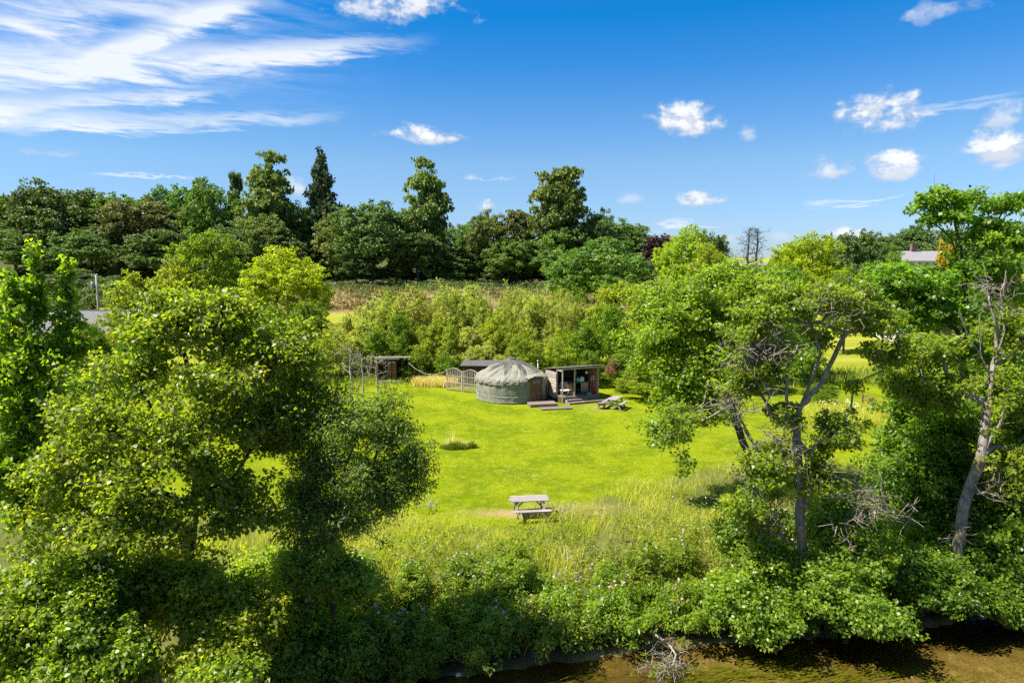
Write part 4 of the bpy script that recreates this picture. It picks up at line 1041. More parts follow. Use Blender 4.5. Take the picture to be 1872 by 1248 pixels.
def build_yurt():
    y = thing('yurt', 'round grey-green canvas yurt with a brown wooden door on the lawn', 'yurt', (yc[0], yc[1], 0.0))
    def wallfn(a, r, z):
        w = 0.02*fbm(a*7+z, z*0.8, oct=2, seed=31) + 0.022*vnoise(a*22+z*1.5, z*0.6, seed=32) - 0.03*np.exp(-((z-1.32)/0.06)**2) - 0.03*np.exp(-((z-0.55)/0.05)**2) + 0.05*np.exp(-(z/0.18)**2)*(1+0.6*vnoise(a*12, 0.5, seed=33))
        w = w + .035*ridge(a*5+z*1.6, z*.9-a*.8, 36)*sm(z, .1, .5)
        return r + w + 0.04*np.sin(PI*z/1.8), z + 0.03*vnoise(a*6, 1.5, seed=35)*(z < .1)
    prof = [(YR, z) for z in np.linspace(0.06, 1.80, 26)]
    link('wall_canvas', np_mesh('wall_canvas', *cyl_sheet(420, prof, wallfn)), M_CANVAS, y)
    # dark strip of ground sheet showing under the skirt
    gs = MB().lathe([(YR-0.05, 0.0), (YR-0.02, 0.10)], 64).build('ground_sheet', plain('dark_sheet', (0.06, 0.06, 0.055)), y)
    # roof: sagging canvas between rafters with loose diagonal folds and a wavy hem
    def roofz(q):  # q = radius fraction 0 (crown) .. 1 (eave)
        return YWALL + (YTOP-YWALL)*(1-q**1.45)
    def roof_off(a, q):
        raft = np.abs(np.sin(a*15)); sag = -0.035*raft*np.sin(PI*np.clip(q, 0, 1))
        fold = 0.09*vnoise(a*5.5 + q*3.0, q*2.5, seed=41) + 0.045*vnoise(a*14 + q*6, q*1.6, seed=42) + 0.006*vnoise(a*40+q*9, q*5, seed=43)
        fold = fold + .07*ridge(a*4+q*2.0, q*2-a*.9, 38)
        return sag + fold*sm(q, 0.12, 0.5)
    qs = np.concatenate([np.linspace(0.12, 1.0, 34)]); prof = [(q, 0) for q in qs] + [(1.0+0.001*i, -i) for i in range(1, 12)]
    def rooffn(a, r, z):
        q = np.minimum(r, 1.0); hem = (0.30 + 0.10*vnoise(a*3, .2, seed=44) + 0.05*vnoise(a*11, .7, seed=45))
        s = -z/11.0
        rad = YR*q + 0.07*sm(q, .8, 1) + 0.055*sm(s, 0, .3) + (0.05*vnoise(a*14+s, s*1.5, seed=46)+0.02*vnoise(a*34, s, seed=47))*sm(q, .9, 1)
        zz = roofz(q) + roof_off(a, q)*(1-sm(s, 0, .5)) - s*hem
        return rad, zz
    link('roof_canvas', np_mesh('roof_canvas', *cyl_sheet(520, prof, rooffn)), M_CANVAS, y)
    # star-shaped crown cover with long points lying on the roof
    n_a, n_q, pts = 360, 24, 8
    A = np.linspace(0, 2*PI, n_a, endpoint=False)
    tri = np.abs(((A*pts/(2*PI)+0.3) % 1)*2-1)            # 1 at the tips, 0 in the notches
    reach = 0.34 + 0.56*tri**1.4*(0.85+0.25*vnoise(A*2.1, .4, seed=48))
    T = np.linspace(0, 1, n_q)[:, None]; q = T*reach[None]
    AA = np.broadcast_to(A[None], q.shape)
    z = np.where(q < .12, YTOP+0.05-0.0*q, roofz(q)) + roof_off(AA, q)*sm(q, .12, .3) + 0.028 + 0.02*vnoise(AA*9, q*5, seed=49)*sm(q, .1, .3) + 0.05*(1-sm(q, .0, .2))
    V = np.stack([YR*q*np.cos(AA), YR*q*np.sin(AA), z], -1).reshape(-1, 3)
    ix = np.arange(n_a*n_q).reshape(n_q, n_a); ix = np.concatenate([ix, ix[:, :1]], 1)
    F = np.stack([ix[:-1, :-1], ix[:-1, 1:], ix[1:, 1:], ix[1:, :-1]], -1).reshape(-1, 4)
    V2 = V.copy(); 
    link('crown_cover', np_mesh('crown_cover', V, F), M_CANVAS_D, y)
    # ropes from the star points down the wall, and the two bands round the wall
    for k in range(pts):
        a = 2*PI*((k+1-0.3-0.0)/pts) if True else 0
        a = (k-0.3)*2*PI/pts
        p = [((YR*qq+0.10)*math.cos(a), (YR*qq+0.10)*math.sin(a), float(roofz(qq))+.05) for qq in (0.80, 0.9, 1.0)] + [((YR+.16)*math.cos(a), (YR+.16)*math.sin(a), zz) for zz in (1.5, .9, .12)]
        MB().tube(p, .012, 5).build('rope', M_ROPE, y, smooth=True)
    for zz in (1.32, 0.55):
        V, F = tube_arrays(np.array([((YR+.045)*math.cos(a), (YR+.045)*math.sin(a), zz+.02*math.sin(a*5)) for a in np.linspace(0, 2*PI, 80)]), np.full(80, .014), 5)
        link('band', np_mesh('band', V, F), M_ROPE, y)
    # door, facing front right
    da = R(-90+42); dx, dy = math.cos(da), math.sin(da); rz = da+PI/2
    d = tag(MB().box((0.98, .07, 1.62), (0, 0, .93)).build('door', W_BROWN, y, .008, loc=((YR+.05)*dx, (YR+.05)*dy, 0), rot=(0, 0, rz)))
    for sx in (-.27, .27):
        MB().box((.40, .02, .70), (sx*.9, -.045, 1.30)).build('door_panel', W_BROWN, d, .006)
        MB().box((.40, .02, .62), (sx*.9, -.045, .52)).build('door_panel', W_BROWN, d, .006)
    MB().tube([(.40, -.05, .92), (.40, -.10, .92), (.33, -.10, .92)], .014, 6).build('door_handle', M_METAL, d)
    for sx in (-.54, .54): MB().box((.10, .13, 1.80), (sx, -.01, .95)).build('door_post', W_BROWN, y, .008, loc=((YR+.05)*dx, (YR+.05)*dy, 0), rot=(0, 0, rz))
    MB().box((1.26, .15, .10), (0, -.01, 1.86)).build('lintel', W_BROWN, y, .008, loc=((YR+.05)*dx, (YR+.05)*dy, 0), rot=(0, 0, rz))
    # canvas hood over the lintel
    hv = []; hn = 16
    for i in range(hn+1):
        u = -0.85 + 1.7*i/hn
        for j in range(5):
            v = j/4.0; hv.append((u, -0.16+0.5*v - 0.06*math.cos(u*2.2), 1.93+.16*math.cos(u*1.5)+.05*v - .14*abs(u)**2.5 + .02*math.sin(i*2.1)))
    hf = [[i*5+j, (i+1)*5+j, (i+1)*5+j+1, i*5+j+1] for i in range(hn) for j in range(4)]
    h = link('door_hood', np_mesh('door_hood', np.array(hv), np.array(hf)), M_CANVAS, y, ((YR+.05)*dx, (YR+.05)*dy, 0), (0, 0, rz))
    return y
build_yurt()

# stove pipe behind the yurt
sp = at(984, 700, 53.6); t = thing('stove_pipe', 'thin metal stove pipe with a small cowl rising behind the yurt', 'stove pipe', (sp[0], 54.2, 0))
MB().lathe([(.06, 0), (.06, 2.45)], 14).build('pipe', M_METAL, t, smooth=True)
MB().lathe([(.05, 2.47), (.11, 2.51), (.11, 2.57), (.02, 2.64)], 14).build('cowl', M_METAL, t, smooth=True)
MB().bar((0, 0, 2.0), (-.5, -.5, 1.9), .02, .02).build('bracket', M_METAL, t)

# step and boardwalk outside the yurt door
def planks(parent, nm, L_, W_, n, z, th, mat, along='x', gap=.012, jit=.006):
    w = W_/n
    me = None
    for i in range(n):
        o = MB().box((L_, w-gap, th), (0, 0, 0)).build(nm, mat, parent, .004) if me is None else link(nm, me, None, parent)
        me = o.data; o.location = (rr.uniform(-.015, .015), -W_/2 + w*(i+.5), z+rr.uniform(-jit, jit)*.6)
g1 = ground_at(990, 742)
t = thing('door_step', 'raised plank step in front of the yurt door', 'step', (g1[0]+.05, g1[1]+.15, 0), R(12))
planks(t, 'plank', 2.0, 1.0, 7, .21, .035, W_DECK)
for yy in (-.5, .5): MB().box((2.02, .04, .17), (0, yy*.97, .105)).build('side_board', W_DECK, t, .004)
MB().box((.04, .93, .17), (-1.0, 0, .105)).build('end_board', W_DECK, t, .004)
g2 = ground_at(1004, 744)
t = thing('duckboard', 'low plank boardwalk lying on the grass beside the door step', 'boardwalk', (g2[0]+.45, g2[1]-.55, 0.01), R(12))
planks(t, 'plank', 2.3, .8, 6, .07, .03, W_DECK)
for xx in (-.9, 0, .9): MB().box((.06, .78, .05), (xx, 0, .028)).build('bearer', W_DECK, t)

# ------------------------------------------------------------------ kitchen shelter
KA = R(24); kg = ground_at(1030, 741)
K0 = Vector((kg[0], kg[1]+.9, 0))
M_ROOF = plain('corrugated_roof', (0.17, 0.155, 0.14), 0.7, 0.3, 0.1)
def build_shelter():
    k = thing('kitchen_shelter', 'open-fronted wooden kitchen shelter with waney boards and a corrugated roof', 'shelter', K0, KA)
    Wd, Dp, FL, H1, H0 = 3.05, 2.6, .42, 2.62, 2.2
    hh = lambda y: H1 + (H0-H1)*y/Dp
    for x, y in ((0, 0), (Wd, 0), (1.02, 0.02), (0, Dp), (Wd, Dp), (0, .9)):
        MB().box((.09, .09, hh(y)), (x, y, hh(y)/2)).build('post', W_PALE, k, .006)
    MB().box((Wd+.2, .06, .14), (Wd/2, -.085, H1-.06)).build('front_beam', W_PALE, k, .006)
    # left wall: overlapping waney-edged boards from y = .95 back, each with an uneven lower edge
    nb = 9
    for i in range(nb):
        z0 = FL-.2 + i*(H0+.1-FL)/nb; hb = .29; n = 18; rs = np.random.default_rng(60+i)
        ys = np.linspace(.86, Dp+.03, n); low = z0 + .045*fbm(ys*2.2, i*3.3, seed=9) ; up = np.full(n, z0+hb)
        V = []; tilt = .035
        for q in (0, 1):
            for yy, l, u in zip(ys, low, up):
                V += [(-.055-tilt-(.022 if q == 0 else 0), yy, l), (-.055-(.022 if q == 0 else 0), yy, u)]
        n2 = 2*n; F = []
        for j in range(n-1):
            a = 2*j; F += [[a, a+1, a+3, a+2], [n2+a, n2+a+2, n2+a+3, n2+a+1], [a, a+2, n2+a+2, n2+a], [a+1, n2+a+1, n2+a+3, a+3]]
        F += [[0, n2, n2+1, 1], [n2-2, n2-1, 2*n2-1, 2*n2-2]]
        link('wall_board', np_mesh('wall_board', np.array(V), np.array(F), False), W_PALE, k)
    MB().box((.05, .86, .16), (-.06, .43, hh(.4)-.13)).build('wall_board', W_PALE, k)
    # back wall and right wall of vertical dark boards
    for i in range(15):
        MB().box((Wd/15-.008, .025, H0-FL), (Wd/15*(i+.5), Dp-.06, FL+(H0-FL)/2)).build('back_board', W_DARK, k, .003)
    for i in range(12):
        yy = Dp/12*(i+.5); MB().box((.025, Dp/12-.008, hh(yy)-FL-.06), (Wd-.06, yy, FL+(hh(yy)-FL-.06)/2)).build('side_board', W_RED if i < 6 else W_DARK, k, .003)
    # inner face of the left wall
    MB().box((.02, Dp-1.0, H0-FL-.1), (.03, .5+Dp/2, FL+(H0-FL)/2)).build('lining_board', W_DARK, k)
    # floor: planks with their ends at the front
    for i in range(22):
        MB().box((Wd/22-.008, Dp+.05, .035), (Wd/22*(i+.5), Dp/2-.04, FL)).build('floor_board', W_DECK, k, .003)
    for i in range(2): MB().box((Wd+.1, .035, .19), (Wd/2, -.10+.002*i, .31-.2*i)).build('front_skirt', W_DECK, k, .004)
    for i in range(2): MB().box((.035, Dp, .19), (-.03, Dp/2, .31-.2*i)).build('side_skirt', W_DARK, k, .004)
    # roof: corrugated sheets sloping back
    for s in range(4):
        nxx = 49; u = np.linspace(0, (Wd+.36)/4+.03, nxx); V = []
        for yy in (-.30, Dp+.18):
            for q in (0, .006):
                V += [(-.18+s*(Wd+.36)/4+uu, yy, hh(yy)+.05+.022*math.sin(uu*2*PI/.083)+q+.003*(s % 2)) for uu in u]
        V = np.array(V); F = [[j, j+1, 2*nxx+j+1, 2*nxx+j] for j in range(nxx-1)] + [[nxx+j, 3*nxx+j, 3*nxx+j+1, nxx+j+1] for j in range(nxx-1)] + [[j, nxx+j, nxx+j+1, j+1] for j in range(nxx-1)]
        link('roof_sheet', np_mesh('roof_sheet', V, np.array(F)), M_ROOF, k)
    for y in (.05, Dp/2, Dp-.1): MB().box((Wd, .06, .08), (Wd/2, y, hh(y)-.04)).build('rafter', W_BROWN, k)
    # inside shelves on the back wall
    MB().box((1.1, .24, .03), (.75, Dp-.2, 1.45)).build('shelf', W_BROWN, k)
    MB().box((.9, .24, .03), (2.3, Dp-.2, 1.55)).build('shelf', W_BROWN, k)
    return k
build_shelter()
def kp(x, y, z): 
    v = Matrix.Rotation(KA, 4, 'Z') @ Vector((x, y, z)); return (K0.x+v.x, K0.y+v.y, v.z)
# steps
t = thing('shelter_steps', 'two wide plank steps up to the kitchen shelter floor', 'steps', kp(.12, -.18, 0), KA)
for (x0, x1, y0, z) in ((0, 1.75, -.30, .27), (0.0, 3.35, -.62, .12)):
    for q in range(2): MB().box((x1-x0, .155, .035), ((x0+x1)/2, y0+.02+.16*q, z)).build('tread', W_DECK, t, .004)
    MB().box((x1-x0, .03, z-.03), ((x0+x1)/2, y0-.045, (z-.03)/2)).build('riser', W_DECK, t, .003)
    MB().box((.03, .33, z-.03), (x0+.02, y0+.14, (z-.03)/2)).build('step_end', W_PALE, t, .003)
# folding chairs
def chair(loc, rz, label):
    t = thing('folding_chair', label, 'chair', loc, rz, 'wooden folding chairs in the shelter')
    for sx in (-.22, .22):
        MB().bar((sx, -.24, 0), (sx, .26, .88), .022, .035).build('leg', W_TAN, t)
        MB().bar((sx*.88, .26, 0), (sx*.88, -.20, .46), .022, .035).build('leg', W_TAN, t)
    for i in range(6): MB().box((.42, .055, .016), (0, -.17+i*.068, .45)).build('seat_slat', W_TAN, t)
    for i in range(4): MB().box((.46, .016, .05), (0, .175+i*.035, .62+i*.075)).build('back_slat', W_RED, t)
    return t
chair(kp(.42, 1.0, .44), KA+R(-60), 'reddish folding chair with its back to the shelter wall')
chair(kp(.95, .48, .44), KA+R(110), 'folding chair seen side-on at the top of the steps')
t = thing('low_table', 'small low table with a white top between the folding chairs', 'table', kp(.42, .42, .44), KA)
MB().box((.62, .46, .03), (0, 0, .42)).build('table_top', plain('white_cloth', (0.7, 0.68, 0.62)), t, .006)
for sx in (-.26, .26):
    for sy in (-.18, .18): MB().box((.03, .03, .40), (sx, sy, .20)).build('leg', W_PALE, t)
# counter, chest, and what stands on them
t = thing('work_counter', 'wooden work counter against the right wall of the shelter', 'counter', kp(2.1, 1.2, .44), KA)
MB().box((1.35, .62, .04), (0, 0, .82)).build('counter_top', W_BROWN, t, .005)
for i in range(5): MB().box((.125, .03, .74), (.05+.13*i, -.26, .42)).build('front_board', W_TAN, t, .003)
for sx in (-.62, .62):
    for sy in (-.26, .26): MB().box((.06, .06, .8), (sx, sy, .4)).build('leg', W_PALE, t)
MB().box((1.2, .5, .025), (0, 0, .25)).build('shelf', W_BROWN, t)
M_WCAN, tt, pp = principled('clear_blue_plastic', (0.55, 0.72, 0.82), 0.25, 0.5)
M_TEAL = plain('teal_plastic', (0.12, 0.42, 0.40), 0.4)
def jug(loc, label, mat, s=1.0, name='water_container', cat='water container', group=None):
    t = thing(name, label, cat, loc, KA, group)
    MB().box((.26*s, .2*s, .32*s), (0, 0, .16*s)).build('body', mat, t, .03*s, smooth=False)
    MB().lathe([(.03*s, 0), (.03*s, .05*s)], 10, (.06*s, 0, .32*s)).build('cap', M_TEAL, t)
    MB().tube([(-.09*s, 0, .32*s), (-.07*s, 0, .37*s), (0, 0, .38*s), (.02*s, 0, .33*s)], .012*s, 6).build('handle', mat, t)
jug(kp(2.28, 1.1, 1.285), 'pale blue water container on the counter, right one', M_WCAN, 1.1, group='water containers on the counter')
jug(kp(1.93, 1.12, 1.285), 'teal water container on the counter, left one', M_TEAL, 1.0, group='water containers on the counter')
t = thing('water_bottle', 'small clear bottle on the counter between the containers', 'bottle', kp(2.10, 1.0, 1.285), 0)
MB().lathe([(.05, 0), (.055, .1), (.05, .2), (.02, .26), (.02, .3)], 12).build('body', M_WCAN, t, smooth=True); MB().lathe([(.024, .301), (.024, .33)], 10).build('cap', M_TEAL, t)
t = thing('fire_blanket_board', 'pale blue notice board leaning behind the folding chair', 'board', kp(.95, 1.55, .44), KA)
MB().box((.62, .03, .78), (0, 0, .42), (R(-8), 0, 0)).build('panel', plain('pale_blue_board', (0.42, 0.52, 0.62)), t, .005)
MB().box((.66, .025, .04), (0, .02, .83), (R(-8), 0, 0)).build('top_rail', W_PALE, t)
t = thing('barrel_cooker', 'tall dark metal stove against the back wall of the shelter', 'stove', kp(1.55, 1.75, .44), KA)
MB().box((.5, .45, .85), (0, 0, .5)).build('body', plain('black_enamel', (0.02, 0.02, 0.022), 0.35, 0.5), t, .01)
for sx in (-.2, .2):
    for sy in (-.17, .17): MB().box((.04, .04, .08), (sx, sy, .04)).build('leg', M_METAL, t)
MB().box((.36, .012, .3), (0, -.232, .55)).build('oven_door', plain('dark_glass', (0.03, 0.03, 0.03), 0.15, 0.6), t, .004)
t = thing('gas_bottle', 'small yellow gas bottle on the shelter floor', 'gas bottle', kp(1.42, 1.15, .44), 0)
MB().lathe([(.12, 0), (.14, .03), (.14, .32), (.09, .40), (.03, .42)], 18).build('body', plain('yellow_paint', (0.55, 0.42, 0.03), 0.4), t, smooth=True); MB().lathe([(.03, .425), (.03, .47)], 10).build('valve', M_METAL, t)
t = thing('wash_bowl', 'upturned green plastic bowl at the front of the shelter floor', 'bowl', kp(2.35, .12, .44), 0)
MB().lathe([(.20, 0), (.205, .02), (.15, .12), (.12, .14)], 24).build('basin', plain('green_plastic', (0.02, 0.38, 0.16), 0.35), t, smooth=True)
MB().lathe([(.215, .0), (.215, .012)], 24).build('rim', plain('green_plastic_rim', (0.03, 0.45, 0.2), 0.35), t)
t = thing('dustpan', 'red plastic dustpan leaning by the right post of the shelter', 'dustpan', kp(2.72, .25, .44), KA+R(30))
M_REDP = plain('red_plastic', (0.5, 0.03, 0.03), 0.4)
MB().box((.3, .26, .02), (0, 0, .12), (R(50), 0, 0)).box((.02, .26, .09), (-.15, 0, .13), (R(50), 0, 0)).box((.02, .26, .09), (.15, 0, .13), (R(50), 0, 0)).build('pan', M_REDP, t, .004)
MB().bar((0, .08, .22), (0, .18, .42), .03, .02).build('handle', M_REDP, t)
t = thing('broom', 'wooden broom leaning in the right corner of the shelter', 'broom', kp(2.75, .5, .44), KA)
MB().tube([(-.12, 0, .12), (.1, .1, 1.35)], .014, 8).build('handle', W_TAN, t); MB().box((.28, .07, .11), (-.13, 0, .055)).build('brush_head', M_REDP, t, .01)
M_WHITE = plain('white_paint', (0.6, 0.59, 0.55), 0.6)
t = thing('hanging_lantern', 'small white star lantern hanging under the shelter roof', 'lantern', kp(2.35, .55, 1.95), KA)
MB().box((.2, .03, .2), (0, 0, .12), (0, R(45), 0)).build('lamp_shade', M_WHITE, t, .006); MB().tube([(0, 0, .26), (0, 0, .50)], .006, 5).build('cord', M_ROPE, t)
for i, (x, y, z, w, h, lab) in enumerate(((2.97, .55, 1.62, .22, .34, 'white notice sheet pinned to the right wall, upper one'), (2.97, .85, 1.5, .2, .3, 'white notice sheet pinned to the right wall, lower one'))):
    t = thing('notice_sheet', lab, 'notice', kp(x, y, z), KA, 'notices on the right wall'); MB().box((.006, w, h)).build('sheet', M_WHITE, t); MB().box((.010, .02, .02), (-.006, 0, h*.42)).build('pin', M_REDP, t)
for i, (x, z, m, lab) in enumerate(((1.22, 1.47, M_WHITE, 'pale bottle on the left shelf of the shelter'), (.42, 1.47, M_TEAL, 'dark jar on the left shelf of the shelter'), (2.45, 1.57, M_WHITE, 'white jug on the right shelf of the shelter'))):
    t = thing('jar', lab, 'jar', kp(x, 2.38, z), 0); MB().lathe([(.06, 0), (.07, .05), (.07, .24), (.035, .3), (.035, .33)], 14).build('body', m, t, smooth=True); MB().lathe([(.04, .335), (.04, .36)], 10).build('lid', M_METAL, t)

# ------------------------------------------------------------------ picnic tables
def picnic(px, py, rz, label, L_=1.55):
    g = ground_at(px, py)
    t = thing('picnic_table', label, 'picnic table', (g[0], g[1], 0.02), rz, 'weathered picnic tables on the lawn')
    for i in range(5): MB().box((L_, .135, .035), (rr.uniform(-.01, .01), -.29+.145*i, .735)).build('top_board', W_GREY, t, .005)
    for sy in (-1, 1):
        b = MB().box((L_, .12, .035), (0, 0, 0)).build('bench_board', W_GREY, t, .005, loc=(0, sy*.62, .445)); b2 = link('bench_board', b.data, None, t, (0.01, sy*.745, .445))
    for sx in (-1, 1):
        x = sx*(L_/2-.22)
        for sy in (-1, 1): MB().bar((x, sy*.66, 0), (x, sy*.24, .715), .045, .09).build('leg', W_GREY, t)
        MB().box((.045, 1.58, .09), (x-.05*sx, 0, .375)).build('seat_bearer', W_GREY, t, .004)
        MB().box((.045, .68, .07), (x-.05*sx, 0, .68)).build('top_bearer', W_GREY, t, .004)
        MB().bar((x-.06*sx, 0, .40), (sx*.16, 0, .70), .07, .04).build('brace', W_GREY, t)
    return t
picnic(968, 943, R(7), 'nearest picnic table, at the edge of the long grass')
picnic(1123, 746, R(62), 'picnic table beside the fire pit near the kitchen shelter', 1.5)
picnic(519, 816, R(3), 'picnic table half hidden behind the big alder')

# fire pit
g = ground_at(1100, 747)
t = thing('fire_pit', 'low rusty fire bowl on short legs beside the far picnic table', 'fire pit', (g[0], g[1], 0))
MB().lathe([(.05, .26), (.22, .28), (.36, .38), (.40, .40), (.40, .42), (.35, .40), (.2, .31), (.04, .29)], 28).build('bowl', M_RUST, t, smooth=True)
for i in range(4):
    a = R(45+90*i); MB().bar((.36*math.cos(a), .36*math.sin(a), 0), (.22*math.cos(a), .22*math.sin(a), .31), .04, .03).build('leg', M_RUST, t)
MB().lathe([(.30, .405), (.31, .42)], 20).build('grill', M_METAL, t)

# ------------------------------------------------------------------ trellis fence panels with arched tops
def trellis(p0, p1, label, n=9):
    p0, p1 = Vector(p0), Vector(p1); d = p1-p0; L_ = d.length; rz = math.atan2(d.y, d.x)
    t = thing('trellis_panel', label, 'fence panel', p0, rz, 'arched trellis panels left of the yurt')
    H, arch = 1.62, .26
    for i in range(n):
        x = .09+(L_-.18)*i/(n-1); h = H + arch*math.sin(PI*x/L_) - .06
        MB().box((.055, .025, h-.08), (x, 0, .08+(h-.08)/2)).build('slat', W_TREL, t)
    for z in (.14, .68, 1.22): MB().box((L_-.04, .03, .055), (L_/2, -.028, z)).build('rail', W_TREL, t)
    pts = [(L_*i/12, -.012, H+arch*math.sin(PI*i/12)) for i in range(13)]
    V = []; 
    for (x, y, z) in pts: V += [(x, y-.035, z-.05), (x, y+.035, z-.05), (x, y+.035, z+.02), (x, y-.035, z+.02)]
    F = [[4*i+j, 4*i+(j+1) % 4, 4*i+4+(j+1) % 4, 4*i+4+j] for i in range(12) for j in range(4)] + [[0, 3, 2, 1], [48, 49, 50, 51]]
    link('arched_rail', np_mesh('arched_rail', np.array(V), np.array(F), False), W_TREL, t)
    for x in (0, L_): MB().box((.075, .075, 1.70), (x, .0, .85)).build('post', W_TREL, t, .005)
f0 = ground_at(817, 712); f1 = ground_at(846, 716); f2 = ground_at(876, 720)
trellis((f0[0], f0[1], 0), (f1[0]-.05, f1[1], 0), 'left arched trellis panel, the whole one')
trellis((f1[0]+.06, f1[1]-.02, 0), (f2[0], f2[1], 0), 'right arched trellis panel, partly behind the yurt')
# shed behind the trellis
sh = at(880, 700, 57.5)
t = thing('garden_shed', 'low dark shed with a flat felt roof behind the trellis', 'shed', (sh[0], 57.5, 0), R(-4))
for i in range(12): MB().box((2.9/12-.008, .03, 1.75), (-1.45+2.9/12*(i+.5), -.9, .9)).build('wall_board', W_DARK, t, .003)
for s in (-1, 1): MB().box((.03, 1.8, 1.78), (s*1.47, 0, .9)).build('side_wall', W_DARK, t)
MB().box((2.9, .03, 1.6), (0, .9, .82)).build('back_wall', W_DARK, t)
MB().box((3.3, 2.2, .05), (0, -.02, 1.93), (R(3), 0, 0)).build('roof', plain('roof_felt', (0.09, 0.085, 0.085), .9), t, .004)
MB().box((3.3, .03, .09), (0, -1.13, 1.86)).build('fascia', W_PALE, t)

# ------------------------------------------------------------------ toilet hut
hg = ground_at(690, 700)
H0_ = (hg[0], hg[1]+.3, 0)
t = thing('toilet_hut', 'small open timber hut with a slatted reddish door at the left of the hedge', 'hut', H0_, R(6))
for x, y in ((0, 0), (2.1, 0), (0, 1.4), (2.1, 1.4), (1.2, 0)): MB().box((.08, .08, 2.05), (x, y, 1.02)).build('post', W_DARK if x else W_BROWN, t, .005)
for i in range(12): MB().box((2.1/12-.008, .025, 1.9), (2.1/12*(i+.5), 1.38, 1.0)).build('back_board', W_DARK, t)
for i in range(8): MB().box((.025, 1.4/8-.008, 1.9), (2.09, 1.4/8*(i+.5), 1.0)).build('side_board', W_DARK, t)
for i in range(8): MB().box((.025, 1.4/8-.008, 1.9), (-.05, 1.4/8*(i+.5), 1.0)).build('side_board', W_BROWN, t)
MB().box((3.2, 1.9, .05), (1.3, .6, 2.12), (R(-4), 0, 0)).build('roof', plain('hut_roof', (0.16, 0.14, 0.12), .8), t, .004)
MB().box((2.0, .05, .09), (.9, -.33, 2.09)).build('fascia', W_PALE, t, .004)
d = MB().box((.86, .03, 1.72), (0, .02, .98)).build('door', W_DARK, t, loc=(1.18, .28, 0))
for i in range(11): MB().box((.74, .03, .115), (0, -.012, .24+i*.145), (R(14), 0, 0)).build('slat', W_RED, d, .003)
MB().box((.56, .02, .13), (0, -.05, 1.72)).build('sign_plate', M_WHITE, d, .003)
for i in range(3): MB().box((2.2, .28, .06), (1.05, -.25+.29*i, .14)).build('floor_board', W_GREY, t, .004)
MB().box((2.2, .05, .12), (1.05, -.42, .06)).build('front_board', W_GREY, t, .004)
# the line strung between hut and trellis
a, b = Vector((H0_[0]+2.7, H0_[1]-.1, 1.75)), Vector((f0[0], f0[1], 1.62))
t = thing('washing_line', 'sagging white washing line between the toilet hut and the trellis', 'washing line', a)
MB().tube([(b-a)*s - Vector((0, 0, 2.6*s*(1-s))) for s in [i/20 for i in range(21)]], .013, 6).build('cord', M_ROPE, t, smooth=True)
MB().box((.06, .06, 1.75), (0, 0, -.87)).build('post', W_DARK, t)

# ------------------------------------------------------------------ post and rail fence on the right
q = [ground_at(*p) for p in ((1576, 748), (1594, 756), (1613, 764), (1636, 772), (1662, 782))]
t = thing('field_fence', 'short run of brown post and rail fence at the corner of the right field', 'fence', tuple(q[0]))
for i, c in enumerate(q): MB().box((.10, .10, 1.15), (c[0]-q[0][0], c[1]-q[0][1], .57)).build('post', W_BROWN, t, .006)
for c, e in zip(q, q[1:]):
    for z in (.45, .75, 1.02): MB().bar((c[0]-q[0][0], c[1]-q[0][1]-.06, z), (e[0]-q[0][0], e[1]-q[0][1]-.06, z), .04, .1).build('rail', W_BROWN, t)

# ------------------------------------------------------------------ utility pole, left
pb = at(180, 560, 92); pz = hz(pb[0], 92); top = at(177, 502, 92)[2]-pz
t = thing('utility_pole', 'grey wooden utility pole with a small transformer in front of the left wood', 'utility pole', (pb[0], 92, pz))
MB().tube([(0, 0, 0), (-.05, 0, top)], [.16, .12], 10).build('pole', W_PALE, t, smooth=True)
MB().box((.9, .08, .1), (-.25, 0, top-.15)).build('crossarm', W_PALE, t)
MB().lathe([(.25, 0), (.27, .1), (.27, .8), (.2, .9)], 14, (-.55, 0, top-1.9)).build('transformer', M_METAL, t, smooth=True)
for x in (-.6, -.25, .1): MB().lathe([(.05, 0), (.06, .1), (.03, .2)], 8, (x, 0, top-.08)).build('insulator', M_WHITE, t)
MB().tube([(0, 0, top-1.2), (3.6, .5, .3)], .02, 5).build('stay_wire', M_METAL, t)
for j, x in enumerate((-.6, .1)):
    MB().tube([(x - s*34, 12*s, top+.1-6*s*(1-s)+1*s) for s in [i/12 for i in range(13)]], .008, 4).build('wire', M_METAL, t)
